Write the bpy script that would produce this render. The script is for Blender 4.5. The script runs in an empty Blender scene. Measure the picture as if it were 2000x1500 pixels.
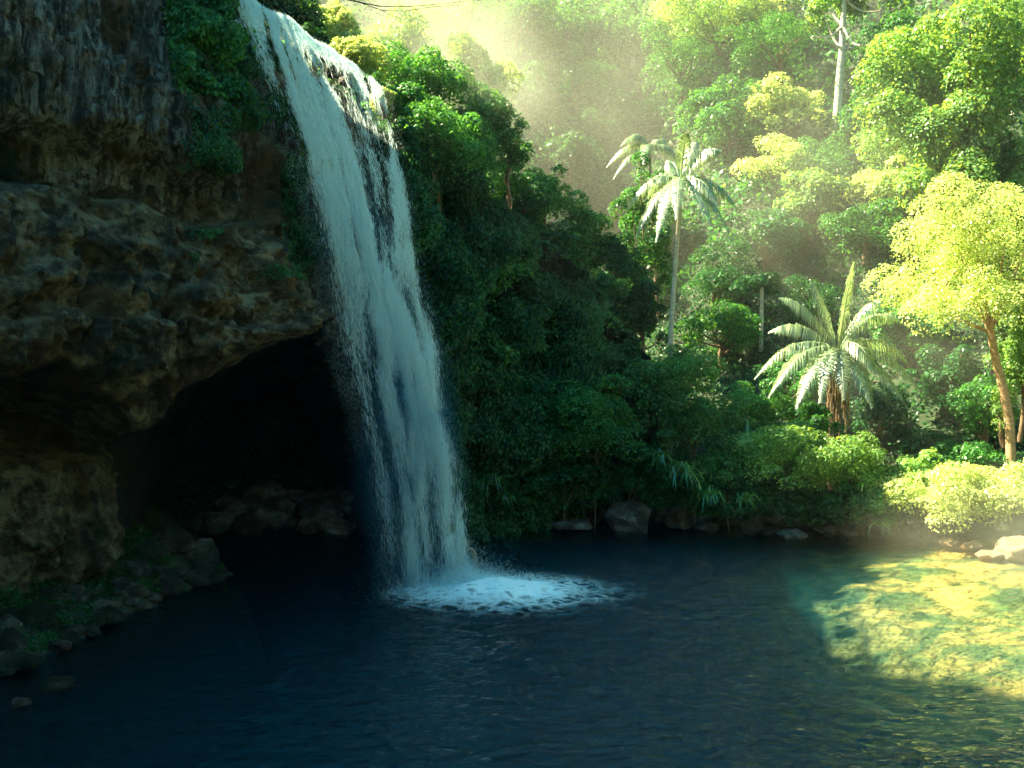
import bpy, math, random
import numpy as np
from mathutils import Vector, Quaternion
R = math.radians
C = bpy.context.scene.collection
sc = bpy.context.scene

# ------------------------------------------------------------------ camera, sky, sun, exposure
CAMZ = 7.0; F = 1944.0; HORIZ = 700.0
cam = bpy.data.cameras.new('camera'); co = bpy.data.objects.new('camera', cam); C.objects.link(co)
co.location = (0, 0, CAMZ); co.rotation_euler = (R(90), 0, 0)
cam.sensor_width = 36; cam.lens = 35.0; cam.shift_y = -0.025; cam.clip_end = 2000; cam.clip_start = 0.1
sc.camera = co
SUN = Vector((-0.64, 0.15, 0.72)).normalized()          # direction towards the sun
EL = math.asin(SUN.z); AZ = math.atan2(SUN.x, SUN.y)
w = bpy.data.worlds.new("World"); sc.world = w; w.use_nodes = True
nt = w.node_tree; bg = nt.nodes['Background']
sky = nt.nodes.new('ShaderNodeTexSky'); sky.sky_type = 'NISHITA'; sky.sun_disc = False
sky.sun_elevation = EL; sky.sun_rotation = AZ
tint = nt.nodes.new('ShaderNodeMix'); tint.data_type = 'RGBA'; tint.blend_type = 'MULTIPLY'; tint.inputs[0].default_value = 1.0
tint.inputs[7].default_value = (0.05, 0.60, 0.69, 1)
nt.links.new(sky.outputs[0], tint.inputs[6]); nt.links.new(tint.outputs[2], bg.inputs[0]); bg.inputs[1].default_value = 0.08
sl = bpy.data.lights.new('sun', 'SUN'); so = bpy.data.objects.new('sun', sl); C.objects.link(so)
sl.energy = 5.0; sl.angle = R(0.6); sl.color = (1.0, 0.87, 0.55)
so.rotation_euler = SUN.to_track_quat('Z', 'Y').to_euler()
sc.view_settings.view_transform = 'Standard'; sc.view_settings.look = 'None'
sc.view_settings.exposure = 3.05; sc.view_settings.gamma = 1.0
cy = sc.cycles
cy.max_bounces = 6; cy.diffuse_bounces = 3; cy.glossy_bounces = 2; cy.transmission_bounces = 3
cy.transparent_max_bounces = 12; cy.volume_bounces = 0
cy.use_adaptive_sampling = True; cy.adaptive_threshold = 0.02
cy.use_denoising = True; cy.sample_clamp_indirect = 4.0

# ------------------------------------------------------------------ numeric helpers
def P(px, py, Y):
    return np.array(((px - 1000) / F * Y, Y, CAMZ + (HORIZ - py) / F * Y))
_r = np.random.RandomState(7)
_perm = np.concatenate([_r.permutation(256)] * 3)
_gr = _r.normal(size=(256, 3)); _gr /= np.linalg.norm(_gr, axis=1)[:, None]
def noise(p):
    p = np.asarray(p, float); i = np.floor(p).astype(int); f = p - i; i &= 255
    u = f * f * f * (f * (f * 6 - 15) + 10); out = 0
    for dx in (0, 1):
        for dy in (0, 1):
            for dz in (0, 1):
                h = _perm[_perm[_perm[i[..., 0] + dx] + i[..., 1] + dy] + i[..., 2] + dz]
                g = _gr[h]
                d = g[..., 0] * (f[..., 0] - dx) + g[..., 1] * (f[..., 1] - dy) + g[..., 2] * (f[..., 2] - dz)
                out = out + d * (u[..., 0] if dx else 1 - u[..., 0]) * (u[..., 1] if dy else 1 - u[..., 1]) * (u[..., 2] if dz else 1 - u[..., 2])
    return out
def fbm(p, o=4, g=0.5, ridged=False):
    p = np.asarray(p, float); s = 0; a = 1
    for k in range(o):
        n = noise(p * 2 ** k + 17.3 * k)
        if ridged: n = 0.5 - np.abs(n) * 2
        s = s + a * n; a *= g
    return s
def sm(a, b, x):
    t = np.clip((x - a) / (b - a + 1e-9), 0, 1); return t * t * (3 - 2 * t)
def st3(*a):
    return np.stack(np.broadcast_arrays(*a), -1)

def mesh_from(name, V, Q, mat=None, parent=None, smooth=True, mats=None, mi=None):
    V = np.asarray(V, np.float32).reshape(-1, 3); Q = np.asarray(Q, np.int32)
    n = Q.shape[1]
    m = bpy.data.meshes.new(name); m.vertices.add(len(V)); m.vertices.foreach_set('co', V.ravel())
    m.loops.add(Q.size); m.loops.foreach_set('vertex_index', Q.ravel())
    m.polygons.add(len(Q)); m.polygons.foreach_set('loop_start', np.arange(0, Q.size, n, dtype=np.int32))
    try: m.polygons.foreach_set('loop_total', np.full(len(Q), n, np.int32))
    except Exception: pass
    if smooth: m.polygons.foreach_set('use_smooth', np.ones(len(Q), bool))
    m.update(calc_edges=True)
    for x in (mats or ([mat] if mat else [])): m.materials.append(x)
    if mi is not None: m.polygons.foreach_set('material_index', np.asarray(mi, np.int32))
    o = bpy.data.objects.new(name, m); C.objects.link(o)
    if parent is not None: o.parent = parent
    return o
def grid_faces(nr, nc):
    a = (np.arange(nr - 1)[:, None] * nc + np.arange(nc - 1)[None]).ravel()
    return np.stack([a, a + 1, a + nc + 1, a + nc], 1)
def tag(o, label=None, cat=None, group=None, kind=None):
    if label: o['label'] = label
    if cat: o['category'] = cat
    if group: o['group'] = group
    if kind: o['kind'] = kind
    return o
def empty(name, loc, **k):
    o = bpy.data.objects.new(name, None); o.location = loc; o.empty_display_size = 0.2; C.objects.link(o); return tag(o, **k)

class Acc:
    def __init__(s): s.V = []; s.Q = []; s.n = 0
    def add(s, V, Q):
        s.V.append(np.asarray(V, float).reshape(-1, 3)); s.Q.append(np.asarray(Q) + s.n); s.n += len(s.V[-1])
    def tube(s, pts, rad, k=6):
        pts = np.asarray(pts, float); n = len(pts); rad = np.broadcast_to(rad, n)
        t = np.gradient(pts, axis=0); t /= np.linalg.norm(t, axis=1)[:, None] + 1e-9
        ref = np.array((0.13, 0.97, 0.1)) if abs(t[0][2]) > .6 else np.array((0., 0., 1.))
        a = np.cross(t, ref); a /= np.linalg.norm(a, axis=1)[:, None] + 1e-9; b = np.cross(t, a)
        th = np.linspace(0, 2 * math.pi, k, endpoint=False)
        V = pts[:, None] + (a[:, None] * np.cos(th)[None, :, None] + b[:, None] * np.sin(th)[None, :, None]) * rad[:, None, None]
        i = np.arange(n - 1)[:, None] * k; j = np.arange(k)[None]; j2 = (j + 1) % k
        s.add(V.reshape(-1, 3), np.stack([(i + j), (i + j2), (i + k + j2), (i + k + j)], -1).reshape(-1, 4))
    def build(s, name, mat, parent=None, smooth=True):
        return mesh_from(name, np.concatenate(s.V), np.concatenate(s.Q), mat, parent, smooth)
def unit(v): return v / (np.linalg.norm(v, axis=-1, keepdims=True) + 1e-9)
def leaf_arrays(p, nrm, size, rg, width=0.55, droop=0.35, axis=None):
    """one folded rhombus leaf per point"""
    N = len(p); r = rg.normal(size=(N, 3)) if axis is None else axis
    a = unit(r - nrm * (r * nrm).sum(1)[:, None]); a = unit(a - np.array((0, 0, droop))); b = unit(np.cross(nrm, a)); nn = np.cross(a, b)
    s = np.broadcast_to(np.asarray(size, float).reshape(-1, 1), (N, 1))
    V = np.stack([p, p + a * s * .5 + b * s * width * .5 - nn * s * .06, p + a * s, p + a * s * .5 - b * s * width * .5 - nn * s * .06], 1)
    return V.reshape(-1, 3), (np.arange(N)[:, None] * 4 + np.arange(4)[None])
def tree_points(rg, rad, ncl, n, low=-.8, clump=.34, seedoff=0):
    """clumped leaf positions inside an uneven crown; returns points, normals, clump centres"""
    rad = np.asarray(rad, float)
    d = unit(rg.normal(size=(ncl * 4, 3))); d = d[d[:, 2] > low][:ncl]
    rr = rg.uniform(.35, 1.0, len(d)) * (1 + .55 * noise(d * 1.5 + seedoff))
    cc = d * rr[:, None] * rad
    cr = rg.uniform(.6, 1.25, len(cc)) * clump
    wgt = cr ** 2; k = rg.choice(len(cc), n, p=wgt / wgt.sum())
    e = unit(rg.normal(size=(n, 3))); e[:, 2] = np.abs(e[:, 2]) * np.where(rg.rand(n) < .78, 1, -1)
    q = rg.uniform(.55, 1.0, n) ** .5
    p = cc[k] + e * (q * cr[k])[:, None] * np.array((rad[0], rad[1], min(rad[2], rad[0] * 1.1)))
    nrm = unit(e * .7 + np.array((0, 0, .55)) + rg.normal(size=(n, 3)) * .45)
    return p, nrm, cc

# ------------------------------------------------------------------ materials
def new_mat(name):
    m = bpy.data.materials.new(name); m.use_nodes = True; n = m.node_tree; n.nodes.clear()
    out = n.nodes.new('ShaderNodeOutputMaterial'); return m, n, out
def nd(n, t, **k):
    x = n.nodes.new(t)
    for a, b in k.items(): setattr(x, a, b)
    return x
def ramp(n, src, stops, interp='LINEAR'):
    r = nd(n, 'ShaderNodeValToRGB'); r.color_ramp.interpolation = interp
    e = r.color_ramp.elements
    while len(e) < len(stops): e.new(.5)
    for i, (p, c) in enumerate(stops):
        e[i].position = p; e[i].color = c if len(c) == 4 else (*c, 1)
    n.links.new(src, r.inputs[0]); return r
def noise_node(n, vec, scale, detail=4, rough=.55, dist=0):
    x = nd(n, 'ShaderNodeTexNoise'); x.inputs['Scale'].default_value = scale; x.inputs['Detail'].default_value = detail
    x.inputs['Roughness'].default_value = rough; x.inputs['Distortion'].default_value = dist
    if vec is not None: n.links.new(vec, x.inputs['Vector'])
    return x
def geo_pos(n, scale=(1, 1, 1)):
    g = nd(n, 'ShaderNodeNewGeometry'); m = nd(n, 'ShaderNodeMapping'); m.inputs['Scale'].default_value = scale
    n.links.new(g.outputs['Position'], m.inputs['Vector']); return m.outputs[0]
def leaf_mat(name, c1, c2, trans=1.0, tcol=None, gloss=.025):
    m, n, out = new_mat(name)
    g = nd(n, 'ShaderNodeNewGeometry')
    r = ramp(n, g.outputs['Random Per Island'], [(0, c1), (.75, c2), (1, tuple(min(1, x * 1.5) for x in c2))])
    nz = noise_node(n, geo_pos(n), .35, 2)
    hs = nd(n, 'ShaderNodeHueSaturation')
    mr = nd(n, 'ShaderNodeMapRange'); mr.inputs[1].default_value = .3; mr.inputs[2].default_value = .7; mr.inputs[3].default_value = .65; mr.inputs[4].default_value = 1.35
    n.links.new(nz.outputs[0], mr.inputs[0]); n.links.new(mr.outputs[0], hs.inputs['Value']); n.links.new(r.outputs[0], hs.inputs['Color'])
    d = nd(n, 'ShaderNodeBsdfDiffuse'); t = nd(n, 'ShaderNodeBsdfTranslucent'); gl = nd(n, 'ShaderNodeBsdfGlossy')
    gl.inputs['Roughness'].default_value = .38; gl.inputs['Color'].default_value = (.8, .85, .8, 1)
    n.links.new(hs.outputs[0], d.inputs[0])
    mx = nd(n, 'ShaderNodeMix', data_type='RGBA', blend_type='MULTIPLY'); mx.inputs[0].default_value = 1
    tc = tcol or (2.2, 1.6, .5); mx.inputs[7].default_value = (*tc, 1)
    n.links.new(hs.outputs[0], mx.inputs[6]); n.links.new(mx.outputs[2], t.inputs[0])
    a = nd(n, 'ShaderNodeMixShader'); a.inputs[0].default_value = .45 * trans
    n.links.new(d.outputs[0], a.inputs[1]); n.links.new(t.outputs[0], a.inputs[2])
    b = nd(n, 'ShaderNodeMixShader'); b.inputs[0].default_value = gloss
    n.links.new(a.outputs[0], b.inputs[1]); n.links.new(gl.outputs[0], b.inputs[2]); n.links.new(b.outputs[0], out.inputs[0])
    return m
def simple_mat(name, stops, scale=(1, 1, 1), ns=3, rough=.8, bump=.3, detail=6, bscale=12, spec=.3):
    m, n, out = new_mat(name); p = nd(n, 'ShaderNodeBsdfPrincipled')
    v = geo_pos(n, scale); nz = noise_node(n, v, ns, detail, .65)
    r = ramp(n, nz.outputs[0], stops); n.links.new(r.outputs[0], p.inputs['Base Color'])
    p.inputs['Roughness'].default_value = rough; p.inputs['Specular IOR Level'].default_value = spec
    b = nd(n, 'ShaderNodeBump'); b.inputs['Strength'].default_value = bump; b.inputs['Distance'].default_value = .05
    n2 = noise_node(n, v, bscale, 6, .65); n.links.new(n2.outputs[0], b.inputs['Height']); n.links.new(b.outputs[0], p.inputs['Normal'])
    n.links.new(p.outputs[0], out.inputs[0]); return m

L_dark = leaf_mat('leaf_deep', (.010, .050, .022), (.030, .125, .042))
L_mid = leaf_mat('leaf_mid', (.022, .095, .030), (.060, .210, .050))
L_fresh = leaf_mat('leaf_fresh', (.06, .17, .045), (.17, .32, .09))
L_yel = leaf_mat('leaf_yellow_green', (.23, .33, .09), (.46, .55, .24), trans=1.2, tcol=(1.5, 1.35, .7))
L_palm = leaf_mat('leaf_palm', (.12, .20, .10), (.26, .36, .19), gloss=.14, tcol=(1.3, 1.2, .7))
L_strap = leaf_mat('leaf_strap', (.035, .13, .022), (.09, .25, .035), gloss=.08)
L_moss = leaf_mat('leaf_moss', (.012, .06, .022), (.035, .13, .035))
B_pale = simple_mat('bark_pale', [(.3, (.30, .25, .18)), (.6, (.55, .50, .40))], (1, 1, 4), 3)
B_brown = simple_mat('bark_brown', [(.3, (.07, .045, .028)), (.6, (.19, .13, .08))], (2, 2, .6), 4)
B_tan = simple_mat('bark_tan', [(.3, (.20, .12, .065)), (.6, (.40, .27, .15))], (1, 1, 3), 3)

def rock_mat(name, dark, mid, light, ochre, moss, mossamt=.5, vert=False, wet=.35, palet=.62):
    m, n, out = new_mat(name); p = nd(n, 'ShaderNodeBsdfPrincipled')
    v = geo_pos(n, (2.8, 2.8, .28) if vert else (1, 1, 1.2)); v1 = geo_pos(n)
    a = noise_node(n, v, 1.3, 12, .76, .3)
    r = ramp(n, a.outputs[0], [(.30, dark), (.46, mid), (.60, light), (.75, mid)])
    o_ = noise_node(n, geo_pos(n, (1, 1, .4)), .45, 5, .6); orr = ramp(n, o_.outputs[0], [(.50, (0, 0, 0)), (.62, (1, 1, 1))])
    mx = nd(n, 'ShaderNodeMix', data_type='RGBA'); n.links.new(orr.outputs[0], mx.inputs[0]); n.links.new(r.outputs[0], mx.inputs[6])
    oc = ramp(n, a.outputs[0], [(.35, tuple(x * .25 for x in ochre)), (.6, ochre)]); n.links.new(oc.outputs[0], mx.inputs[7])
    # pale lichen speckle
    s = noise_node(n, v1, 5.5, 5, .75); sr = ramp(n, s.outputs[0], [(palet, (0, 0, 0)), (palet + .05, (1, 1, 1))])
    s2 = noise_node(n, v1, .5, 3); s2r = ramp(n, s2.outputs[0], [(.45, (0, 0, 0)), (.6, (1, 1, 1))])
    ml = nd(n, 'ShaderNodeMath', operation='MULTIPLY'); n.links.new(sr.outputs[0], ml.inputs[0]); n.links.new(s2r.outputs[0], ml.inputs[1])
    m3 = nd(n, 'ShaderNodeMix', data_type='RGBA'); n.links.new(ml.outputs[0], m3.inputs[0]); n.links.new(mx.outputs[2], m3.inputs[6]); m3.inputs[7].default_value = (.52, .50, .40, 1)
    g = noise_node(n, v1, .33, 6, .7); gr = ramp(n, g.outputs[0], [(.62 - .25 * mossamt, (0, 0, 0)), (.72 - .25 * mossamt, (1, 1, 1))])
    m4 = nd(n, 'ShaderNodeMix', data_type='RGBA'); n.links.new(gr.outputs[0], m4.inputs[0]); n.links.new(m3.outputs[2], m4.inputs[6]); m4.inputs[7].default_value = (*moss, 1)
    n.links.new(m4.outputs[2], p.inputs['Base Color']); p.inputs['Roughness'].default_value = wet
    p.inputs['Specular IOR Level'].default_value = .35
    b = nd(n, 'ShaderNodeBump'); b.inputs['Strength'].default_value = 1.0; b.inputs['Distance'].default_value = .40
    b2 = noise_node(n, v, 2.6, 10, .78, .2); n.links.new(b2.outputs[0], b.inputs['Height']); n.links.new(b.outputs[0], p.inputs['Normal'])
    n.links.new(p.outputs[0], out.inputs[0]); return m
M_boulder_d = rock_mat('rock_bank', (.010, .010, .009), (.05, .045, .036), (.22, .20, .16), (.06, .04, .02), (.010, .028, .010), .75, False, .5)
M_cliff_up = rock_mat('rock_streaked', (.006, .007, .007), (.068, .064, .052), (.54, .53, .45), (.16, .095, .035), (.012, .030, .014), .25, True, .42)
M_cliff = rock_mat('rock_ochre', (.006, .006, .005), (.08, .060, .034), (.42, .34, .20), (.20, .12, .042), (.014, .028, .012), .3, False, .5)
M_wall = rock_mat('rock_mossy', (.010, .012, .009), (.035, .04, .025), (.09, .085, .06), (.07, .05, .02), (.010, .030, .012), .8, True, .6)
M_cave_shade = rock_mat('rock_cave_shade', (.006, .006, .006), (.018, .018, .017), (.05, .048, .045), (.012, .009, .006), (.004, .012, .006), .3, False, .7, .80)  # near-black rock: the shade of the cave is put into its colour
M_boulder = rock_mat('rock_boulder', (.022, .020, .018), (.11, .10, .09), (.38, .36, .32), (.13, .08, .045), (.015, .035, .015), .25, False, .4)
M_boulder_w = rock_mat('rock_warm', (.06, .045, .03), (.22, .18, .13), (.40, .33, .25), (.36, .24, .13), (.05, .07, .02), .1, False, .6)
M_soil = simple_mat('soil', [(.35, (.010, .016, .007)), (.55, (.022, .045, .014)), (.7, (.06, .055, .03))], (1, 1, 1), .8, .95, .6)

# ------------------------------------------------------------------ ground heightfield
POOL = np.array([(-9.0, 31.6), (-10.6, 27.8), (-10.9, 24.5), (-11.0, 22.5), (-11.6, 18), (-12, 13.5), (-4, 12), (6, 11.5), (16, 12), (25, 15), (28, 24), (25.5, 32),
                 (20.5, 36.5), (16.5, 38.8), (14, 40.5), (10, 41.6), (6, 42.6), (3, 42.6), (0, 42.2), (-3, 42.8), (-6, 42.5), (-9.5, 41.5), (-13, 41), (-12, 37), (-10, 34)])
def pool_sd(x, y):
    """signed distance to the pool outline, negative over water"""
    d = np.full(x.shape, 1e9); ins = np.zeros(x.shape, bool); n = len(POOL)
    for i in range(n):
        a = POOL[i]; b = POOL[(i + 1) % n]; e = b - a
        t = np.clip(((x - a[0]) * e[0] + (y - a[1]) * e[1]) / (e @ e), 0, 1)
        d = np.minimum(d, np.hypot(x - a[0] - t * e[0], y - a[1] - t * e[1]))
        if a[1] != b[1]:
            ins ^= ((a[1] > y) != (b[1] > y)) & (x < (b[0] - a[0]) * (y - a[1]) / (b[1] - a[1]) + a[0])
    return np.where(ins, -d, d)
def G(x, y):
    x = np.asarray(x, float); y = np.asarray(y, float)
    sd = pool_sd(x, y) + np.where(y > 16, .9 * fbm(st3(x * .55, y * .55, 12.), 3), 0); d = np.maximum(sd, 0)
    far = .40 * np.minimum(d, 3) + .92 * np.maximum(d - 3, 0) + .0035 * np.maximum(d - 3, 0) ** 2
    far = far - 7 * np.exp(-((x - .085 * y - 1.0) / 5.0) ** 2) * sm(48, 62, y)
    far = np.minimum(far, 78 + 0 * d)
    near = np.minimum(np.minimum(.55 * d, 5.35) + .95 * np.maximum(d - 16, 0), 60); left = np.minimum(.42 * d, 1.9)  # near: unseen slope behind the camera, added to cut low ambient light
    wl = sm(-7, -9, x) * sm(36, 33, y); wn = sm(22, 14, y)
    cave = sm(-3, -6, x) * sm(47, 42, y) * sm(33, 36, y)
    h = far * (1 - wl) * (1 - wn) * (1 - cave) + left * wl * (1 - wn) + near * wn + np.minimum(.45 * d, 1.6) * cave * (1 - wl) * (1 - wn)
    # pool bed: deep basin, shelf of pale stones on the sunny side
    dep = np.minimum(5.0, .3 + (.8 + 2.2 * sm(2, -4, x)) * np.maximum(-sd, 0))
    shx = sm(5.0, 8.5, x + .12 * (y - 26) + 1.2 * noise(st3(x * .22, y * .22, 3.3)))
    shelf = .12 + .10 * np.maximum(16.5 - x, 0) + .24 * np.maximum(11.5 - x, 0) + .12 * (fbm(st3(x * .45, y * .45, 1.0), 3) + .4)
    bed = -(dep * (1 - shx) + np.minimum(dep, shelf) * shx)
    h = np.where(sd > 0, h + .02, bed + .02)
    h = h + np.where(sd > 0, np.minimum(1, sd * .6), .15) * (.9 * fbm(st3(x * .16, y * .16, 5.5), 3) + .18 * fbm(st3(x * .9, y * .9, 9.1), 3))
    return h
xs = np.concatenate([np.linspace(-90, -16, 60)[:-1], np.linspace(-16, 34, 400)[:-1], np.linspace(34, 130, 70)])
ys = np.concatenate([np.linspace(-90, 10, 70)[:-1], np.linspace(10, 56, 370)[:-1], np.linspace(56, 170, 150)])
gx, gy = np.meshgrid(xs, ys)
gz = G(gx, gy)
def bed_mat():
    m, n, out = new_mat('ground_surface'); p = nd(n, 'ShaderNodeBsdfPrincipled')
    v = geo_pos(n)
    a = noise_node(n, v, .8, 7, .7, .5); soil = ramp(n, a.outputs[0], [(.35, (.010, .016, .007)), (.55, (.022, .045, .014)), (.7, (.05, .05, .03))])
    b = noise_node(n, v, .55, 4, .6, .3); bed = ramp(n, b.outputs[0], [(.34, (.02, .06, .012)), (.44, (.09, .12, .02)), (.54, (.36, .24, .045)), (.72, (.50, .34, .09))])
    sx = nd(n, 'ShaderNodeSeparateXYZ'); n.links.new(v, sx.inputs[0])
    silt_shade = nd(n, 'ShaderNodeMapRange'); silt_shade.inputs[1].default_value = 9.5; silt_shade.inputs[2].default_value = 15.5  # dark silt colour, spread so it also paints the shaded edge of the shelf
    wob = nd(n, 'ShaderNodeMath', operation='MULTIPLY_ADD'); wob.inputs[1].default_value = 3.0; n.links.new(b.outputs[0], wob.inputs[0]); n.links.new(sx.outputs[0], wob.inputs[2]); n.links.new(wob.outputs[0], silt_shade.inputs[0])
    ms = nd(n, 'ShaderNodeMix', data_type='RGBA'); n.links.new(silt_shade.outputs[0], ms.inputs[0]); ms.inputs[6].default_value = (.010, .014, .010, 1); n.links.new(bed.outputs[0], ms.inputs[7])
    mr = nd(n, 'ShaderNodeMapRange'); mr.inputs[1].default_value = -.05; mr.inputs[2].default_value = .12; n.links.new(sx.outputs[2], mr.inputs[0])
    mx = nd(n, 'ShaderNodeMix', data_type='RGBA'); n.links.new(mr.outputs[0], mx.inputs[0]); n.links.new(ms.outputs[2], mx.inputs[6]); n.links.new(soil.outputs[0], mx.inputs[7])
    n.links.new(mx.outputs[2], p.inputs['Base Color']); p.inputs['Roughness'].default_value = .9
    n.links.new(p.outputs[0], out.inputs[0]); return m
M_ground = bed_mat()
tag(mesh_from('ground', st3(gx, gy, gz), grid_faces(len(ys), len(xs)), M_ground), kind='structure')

# ------------------------------------------------------------------ cliff with overhang and cave
CP = np.array([  # x, y, column tag (picture-ish abscissa used only to name features along the wall), top height; unseen left tops raised to shade pool and near air
    (-19, 4, -420, 36), (-17.5, 10, -360, 34), (-16, 16, -300, 36), (-14.2, 20.5, -180, 36), (-12.9, 24, -40, 29), (-11.6, 26, 115, 24), (-9.9, 27.9, 300, 20.8),
    (-8.9, 28.6, 395, 19.3), (-8.15, 29.3, 455, 17.0), (-6.95, 31.2, 565, 16.9), (-6.1, 33.3, 640, 16.6), (-4.9, 35.3, 730, 15.9), (-3.9, 37.8, 800, 15.8),
    (-2.2, 39.6, 890, 15.0), (0, 41.2, 1000, 12.6), (2.6, 42.9, 1110, 10.9), (5.2, 44.6, 1220, 7.5), (8.5, 46.8, 1350, 4.5), (12, 50, 1470, 3)], float)
seg = np.concatenate([[0], np.cumsum(np.hypot(*np.diff(CP[:, :2], axis=0).T))])
NC, NR = 760, 330
tt = np.interp(np.linspace(0, 1, NC), [0, .22, .88, 1], [0, seg[2], seg[15], seg[-1]])
def curve(col):
    base = np.interp(tt, seg, CP[:, col])
    k = np.hanning(31); k /= k.sum(); pad = np.pad(base, 15, mode='edge'); return np.convolve(pad, k, 'valid')
cx, cyv, cc_, ctop = curve(0), curve(1), curve(2), curve(3)
tang = unit(np.stack([np.gradient(cx), np.gradient(cyv)], 1)); nrm2 = np.stack([tang[:, 1], -tang[:, 0]], 1)
vv = np.linspace(0, 1, NR)[:, None]
c = cc_[None]; z = -2.2 + vv * (ctop[None] + 2.2)
X0 = np.broadcast_to(cx[None], z.shape); Y0 = np.broadcast_to(cyv[None], z.shape)
wx = fbm(st3(c * .006, z * .12, 2.2), 3)
off = -.14 * np.clip(z - 13.2, 0, 5) * sm(430, 380, c) - .10 * np.clip(z - 12, 0, 6)
left = sm(560, 430, c)
zl = z + .8 * wx
off = off - 1.5 * sm(11.1, 11.5, zl) * sm(13.3, 12.3, zl) * left
off = off + 1.5 * sm(5.0, 8, zl) * sm(12.4, 8.6, zl) * sm(640, 480, c)
off = off - .5 * sm(8.0, 8.15, zl + .25 * noise(st3(c * .02, z * .3, 1.))) * sm(8.9, 8.3, zl) * left
off = off - .30 * sm(9.1, 9.3, zl) * sm(9.9, 9.4, zl) * sm(420, 300, c)
off = off - .6 * sm(13.0, 9.5, z) * sm(650, 760, c) * sm(900, 760, c)
# lower recess beneath the bulge, standing pillar at the left
zc = np.interp(c, [-400, 60, 180, 235, 300, 380, 450, 540, 640, 760, 800], [7.0, 7.0, 6.0, 5.2, 5.9, 6.9, 7.8, 8.2, 8.0, 7.4, 7.0]) + .45 * noise(st3(c * .012, 1.5, 7.)) + .2 * noise(st3(c * .05, 3.5, 7.))
pil = sm(290, 228, c - 4 * (4 - z) * sm(0, 4, z) + 10 * noise(st3(z * .6, 2., 2.)))
cavity = sm(0, 1.0, (zc - z))
off = off - pil * cavity * (2.6 * sm(3.6, 5.0, z) + 2.2 - 1.4 * sm(3.5, 0, z))
deep = cavity * (1 - pil) * sm(800, 690, c)
ceil_slope = np.clip((zc - z) / 2.2, 0, 1) ** .7
rough = .62 - .3 * sm(560, 640, c)
lp = st3(X0 * 1.0, Y0 * 1.0, z)
n_big = fbm(lp * .22, 3) * 1.3
n_vert = fbm(lp * np.array((1.5, 1.5, .22)) + 3, 5, .58) * .95
n_hor = fbm(lp * np.array((.75, .75, .7)) + 9, 5, .6) * 1.0; n_st = fbm(lp * np.array((.8, .8, .55)) + 61, 3) * 4; n_hor = n_hor + .28 * (np.floor(n_st) + sm(.35, .65, n_st - np.floor(n_st)))
up = sm(11.5, 13, z) * sm(640, 480, c)
off = off + n_big * .8 + (n_vert * up + n_hor * (1 - up)) * rough + .30 * fbm(lp * np.array((2.2, 2.2, 1.5)), 5, .62, ridged=True)
off = off - .15 * np.maximum(0, fbm(lp * np.array((1.1, 1.1, .5)) + 31, 3, ridged=True)) 
# keep the lip itself smooth
lipw = sm(430, 470, c) * sm(745, 715, c) * sm(14.8, 16.3, z)
off = off * (1 - .85 * lipw) - .45 * lipw
X = X0 + nrm2[None, :, 0] * off - .34 * 15 * deep * ceil_slope
Y = Y0 + nrm2[None, :, 1] * off + .94 * 15 * deep * ceil_slope
Z = z + .25 * fbm(lp * .5 + 40, 3) * (1 - lipw) * sm(0, 2, z)
# plateau behind the top edge
NK = 70; kk = (np.linspace(0, 1, NK)[1:] ** 1.5 * 34)[:, None]
bdx, bdy = -.55, .83
rise = np.where(c[0][None] < 430, .35 * kk, np.where(c[0][None] < 745, .03 * np.minimum(kk, 5) + .95 * np.maximum(kk - 5.5, 0), 0))
rise_sp = -.5 * np.minimum(kk, 7) + .4 * np.maximum(kk - 7, 0)
wsp = sm(730, 800, c); wl_ = sm(380, 440, c)
rise = .08 * kk * (1 - wl_) + (.03 * np.minimum(kk, 5) + .95 * np.maximum(kk - 5.5, 0)) * wl_ * (1 - wsp) + rise_sp * wsp
PX = X[-1][None] + bdx * kk; PY = Y[-1][None] + bdy * kk
PZ = Z[-1][None] + rise + .9 * fbm(st3(PX * .3, PY * .3, 4.4), 3) * sm(0, 4, kk)
AX = np.concatenate([X, PX]); AY = np.concatenate([Y, PY]); AZv = np.concatenate([Z, PZ])
fq = grid_faces(NR + NK - 1, NC)
fr, fc = fq[:, 0] // NC, fq[:, 0] % NC
fz = AZv.ravel()[fq[:, 0]]; fcol = cc_[fc]
mi = np.where(fcol > 700 + 25 * noise(st3(fz * .5, 0, 0)), 2, np.where(fz > 11.6 + 1.2 * noise(st3(fcol * .01, 0, 3)), 0, 1))
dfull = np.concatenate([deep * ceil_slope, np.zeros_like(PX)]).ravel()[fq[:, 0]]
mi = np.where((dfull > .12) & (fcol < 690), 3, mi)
tag(mesh_from('cliff', st3(AX, AY, AZv), fq, mats=[M_cliff_up, M_cliff, M_wall, M_cave_shade], mi=mi), kind='structure')
cliff_n = unit(np.cross(np.gradient(st3(X, Y, Z), axis=1), np.gradient(st3(X, Y, Z), axis=0)))
def cliff_at(col, zz):
    j = int(np.clip(np.searchsorted(cc_, col), 0, NC - 1)); i = int(np.argmin(np.abs(Z[:, j] - zz)))
    return np.array((X[i, j], Y[i, j], Z[i, j]))

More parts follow.
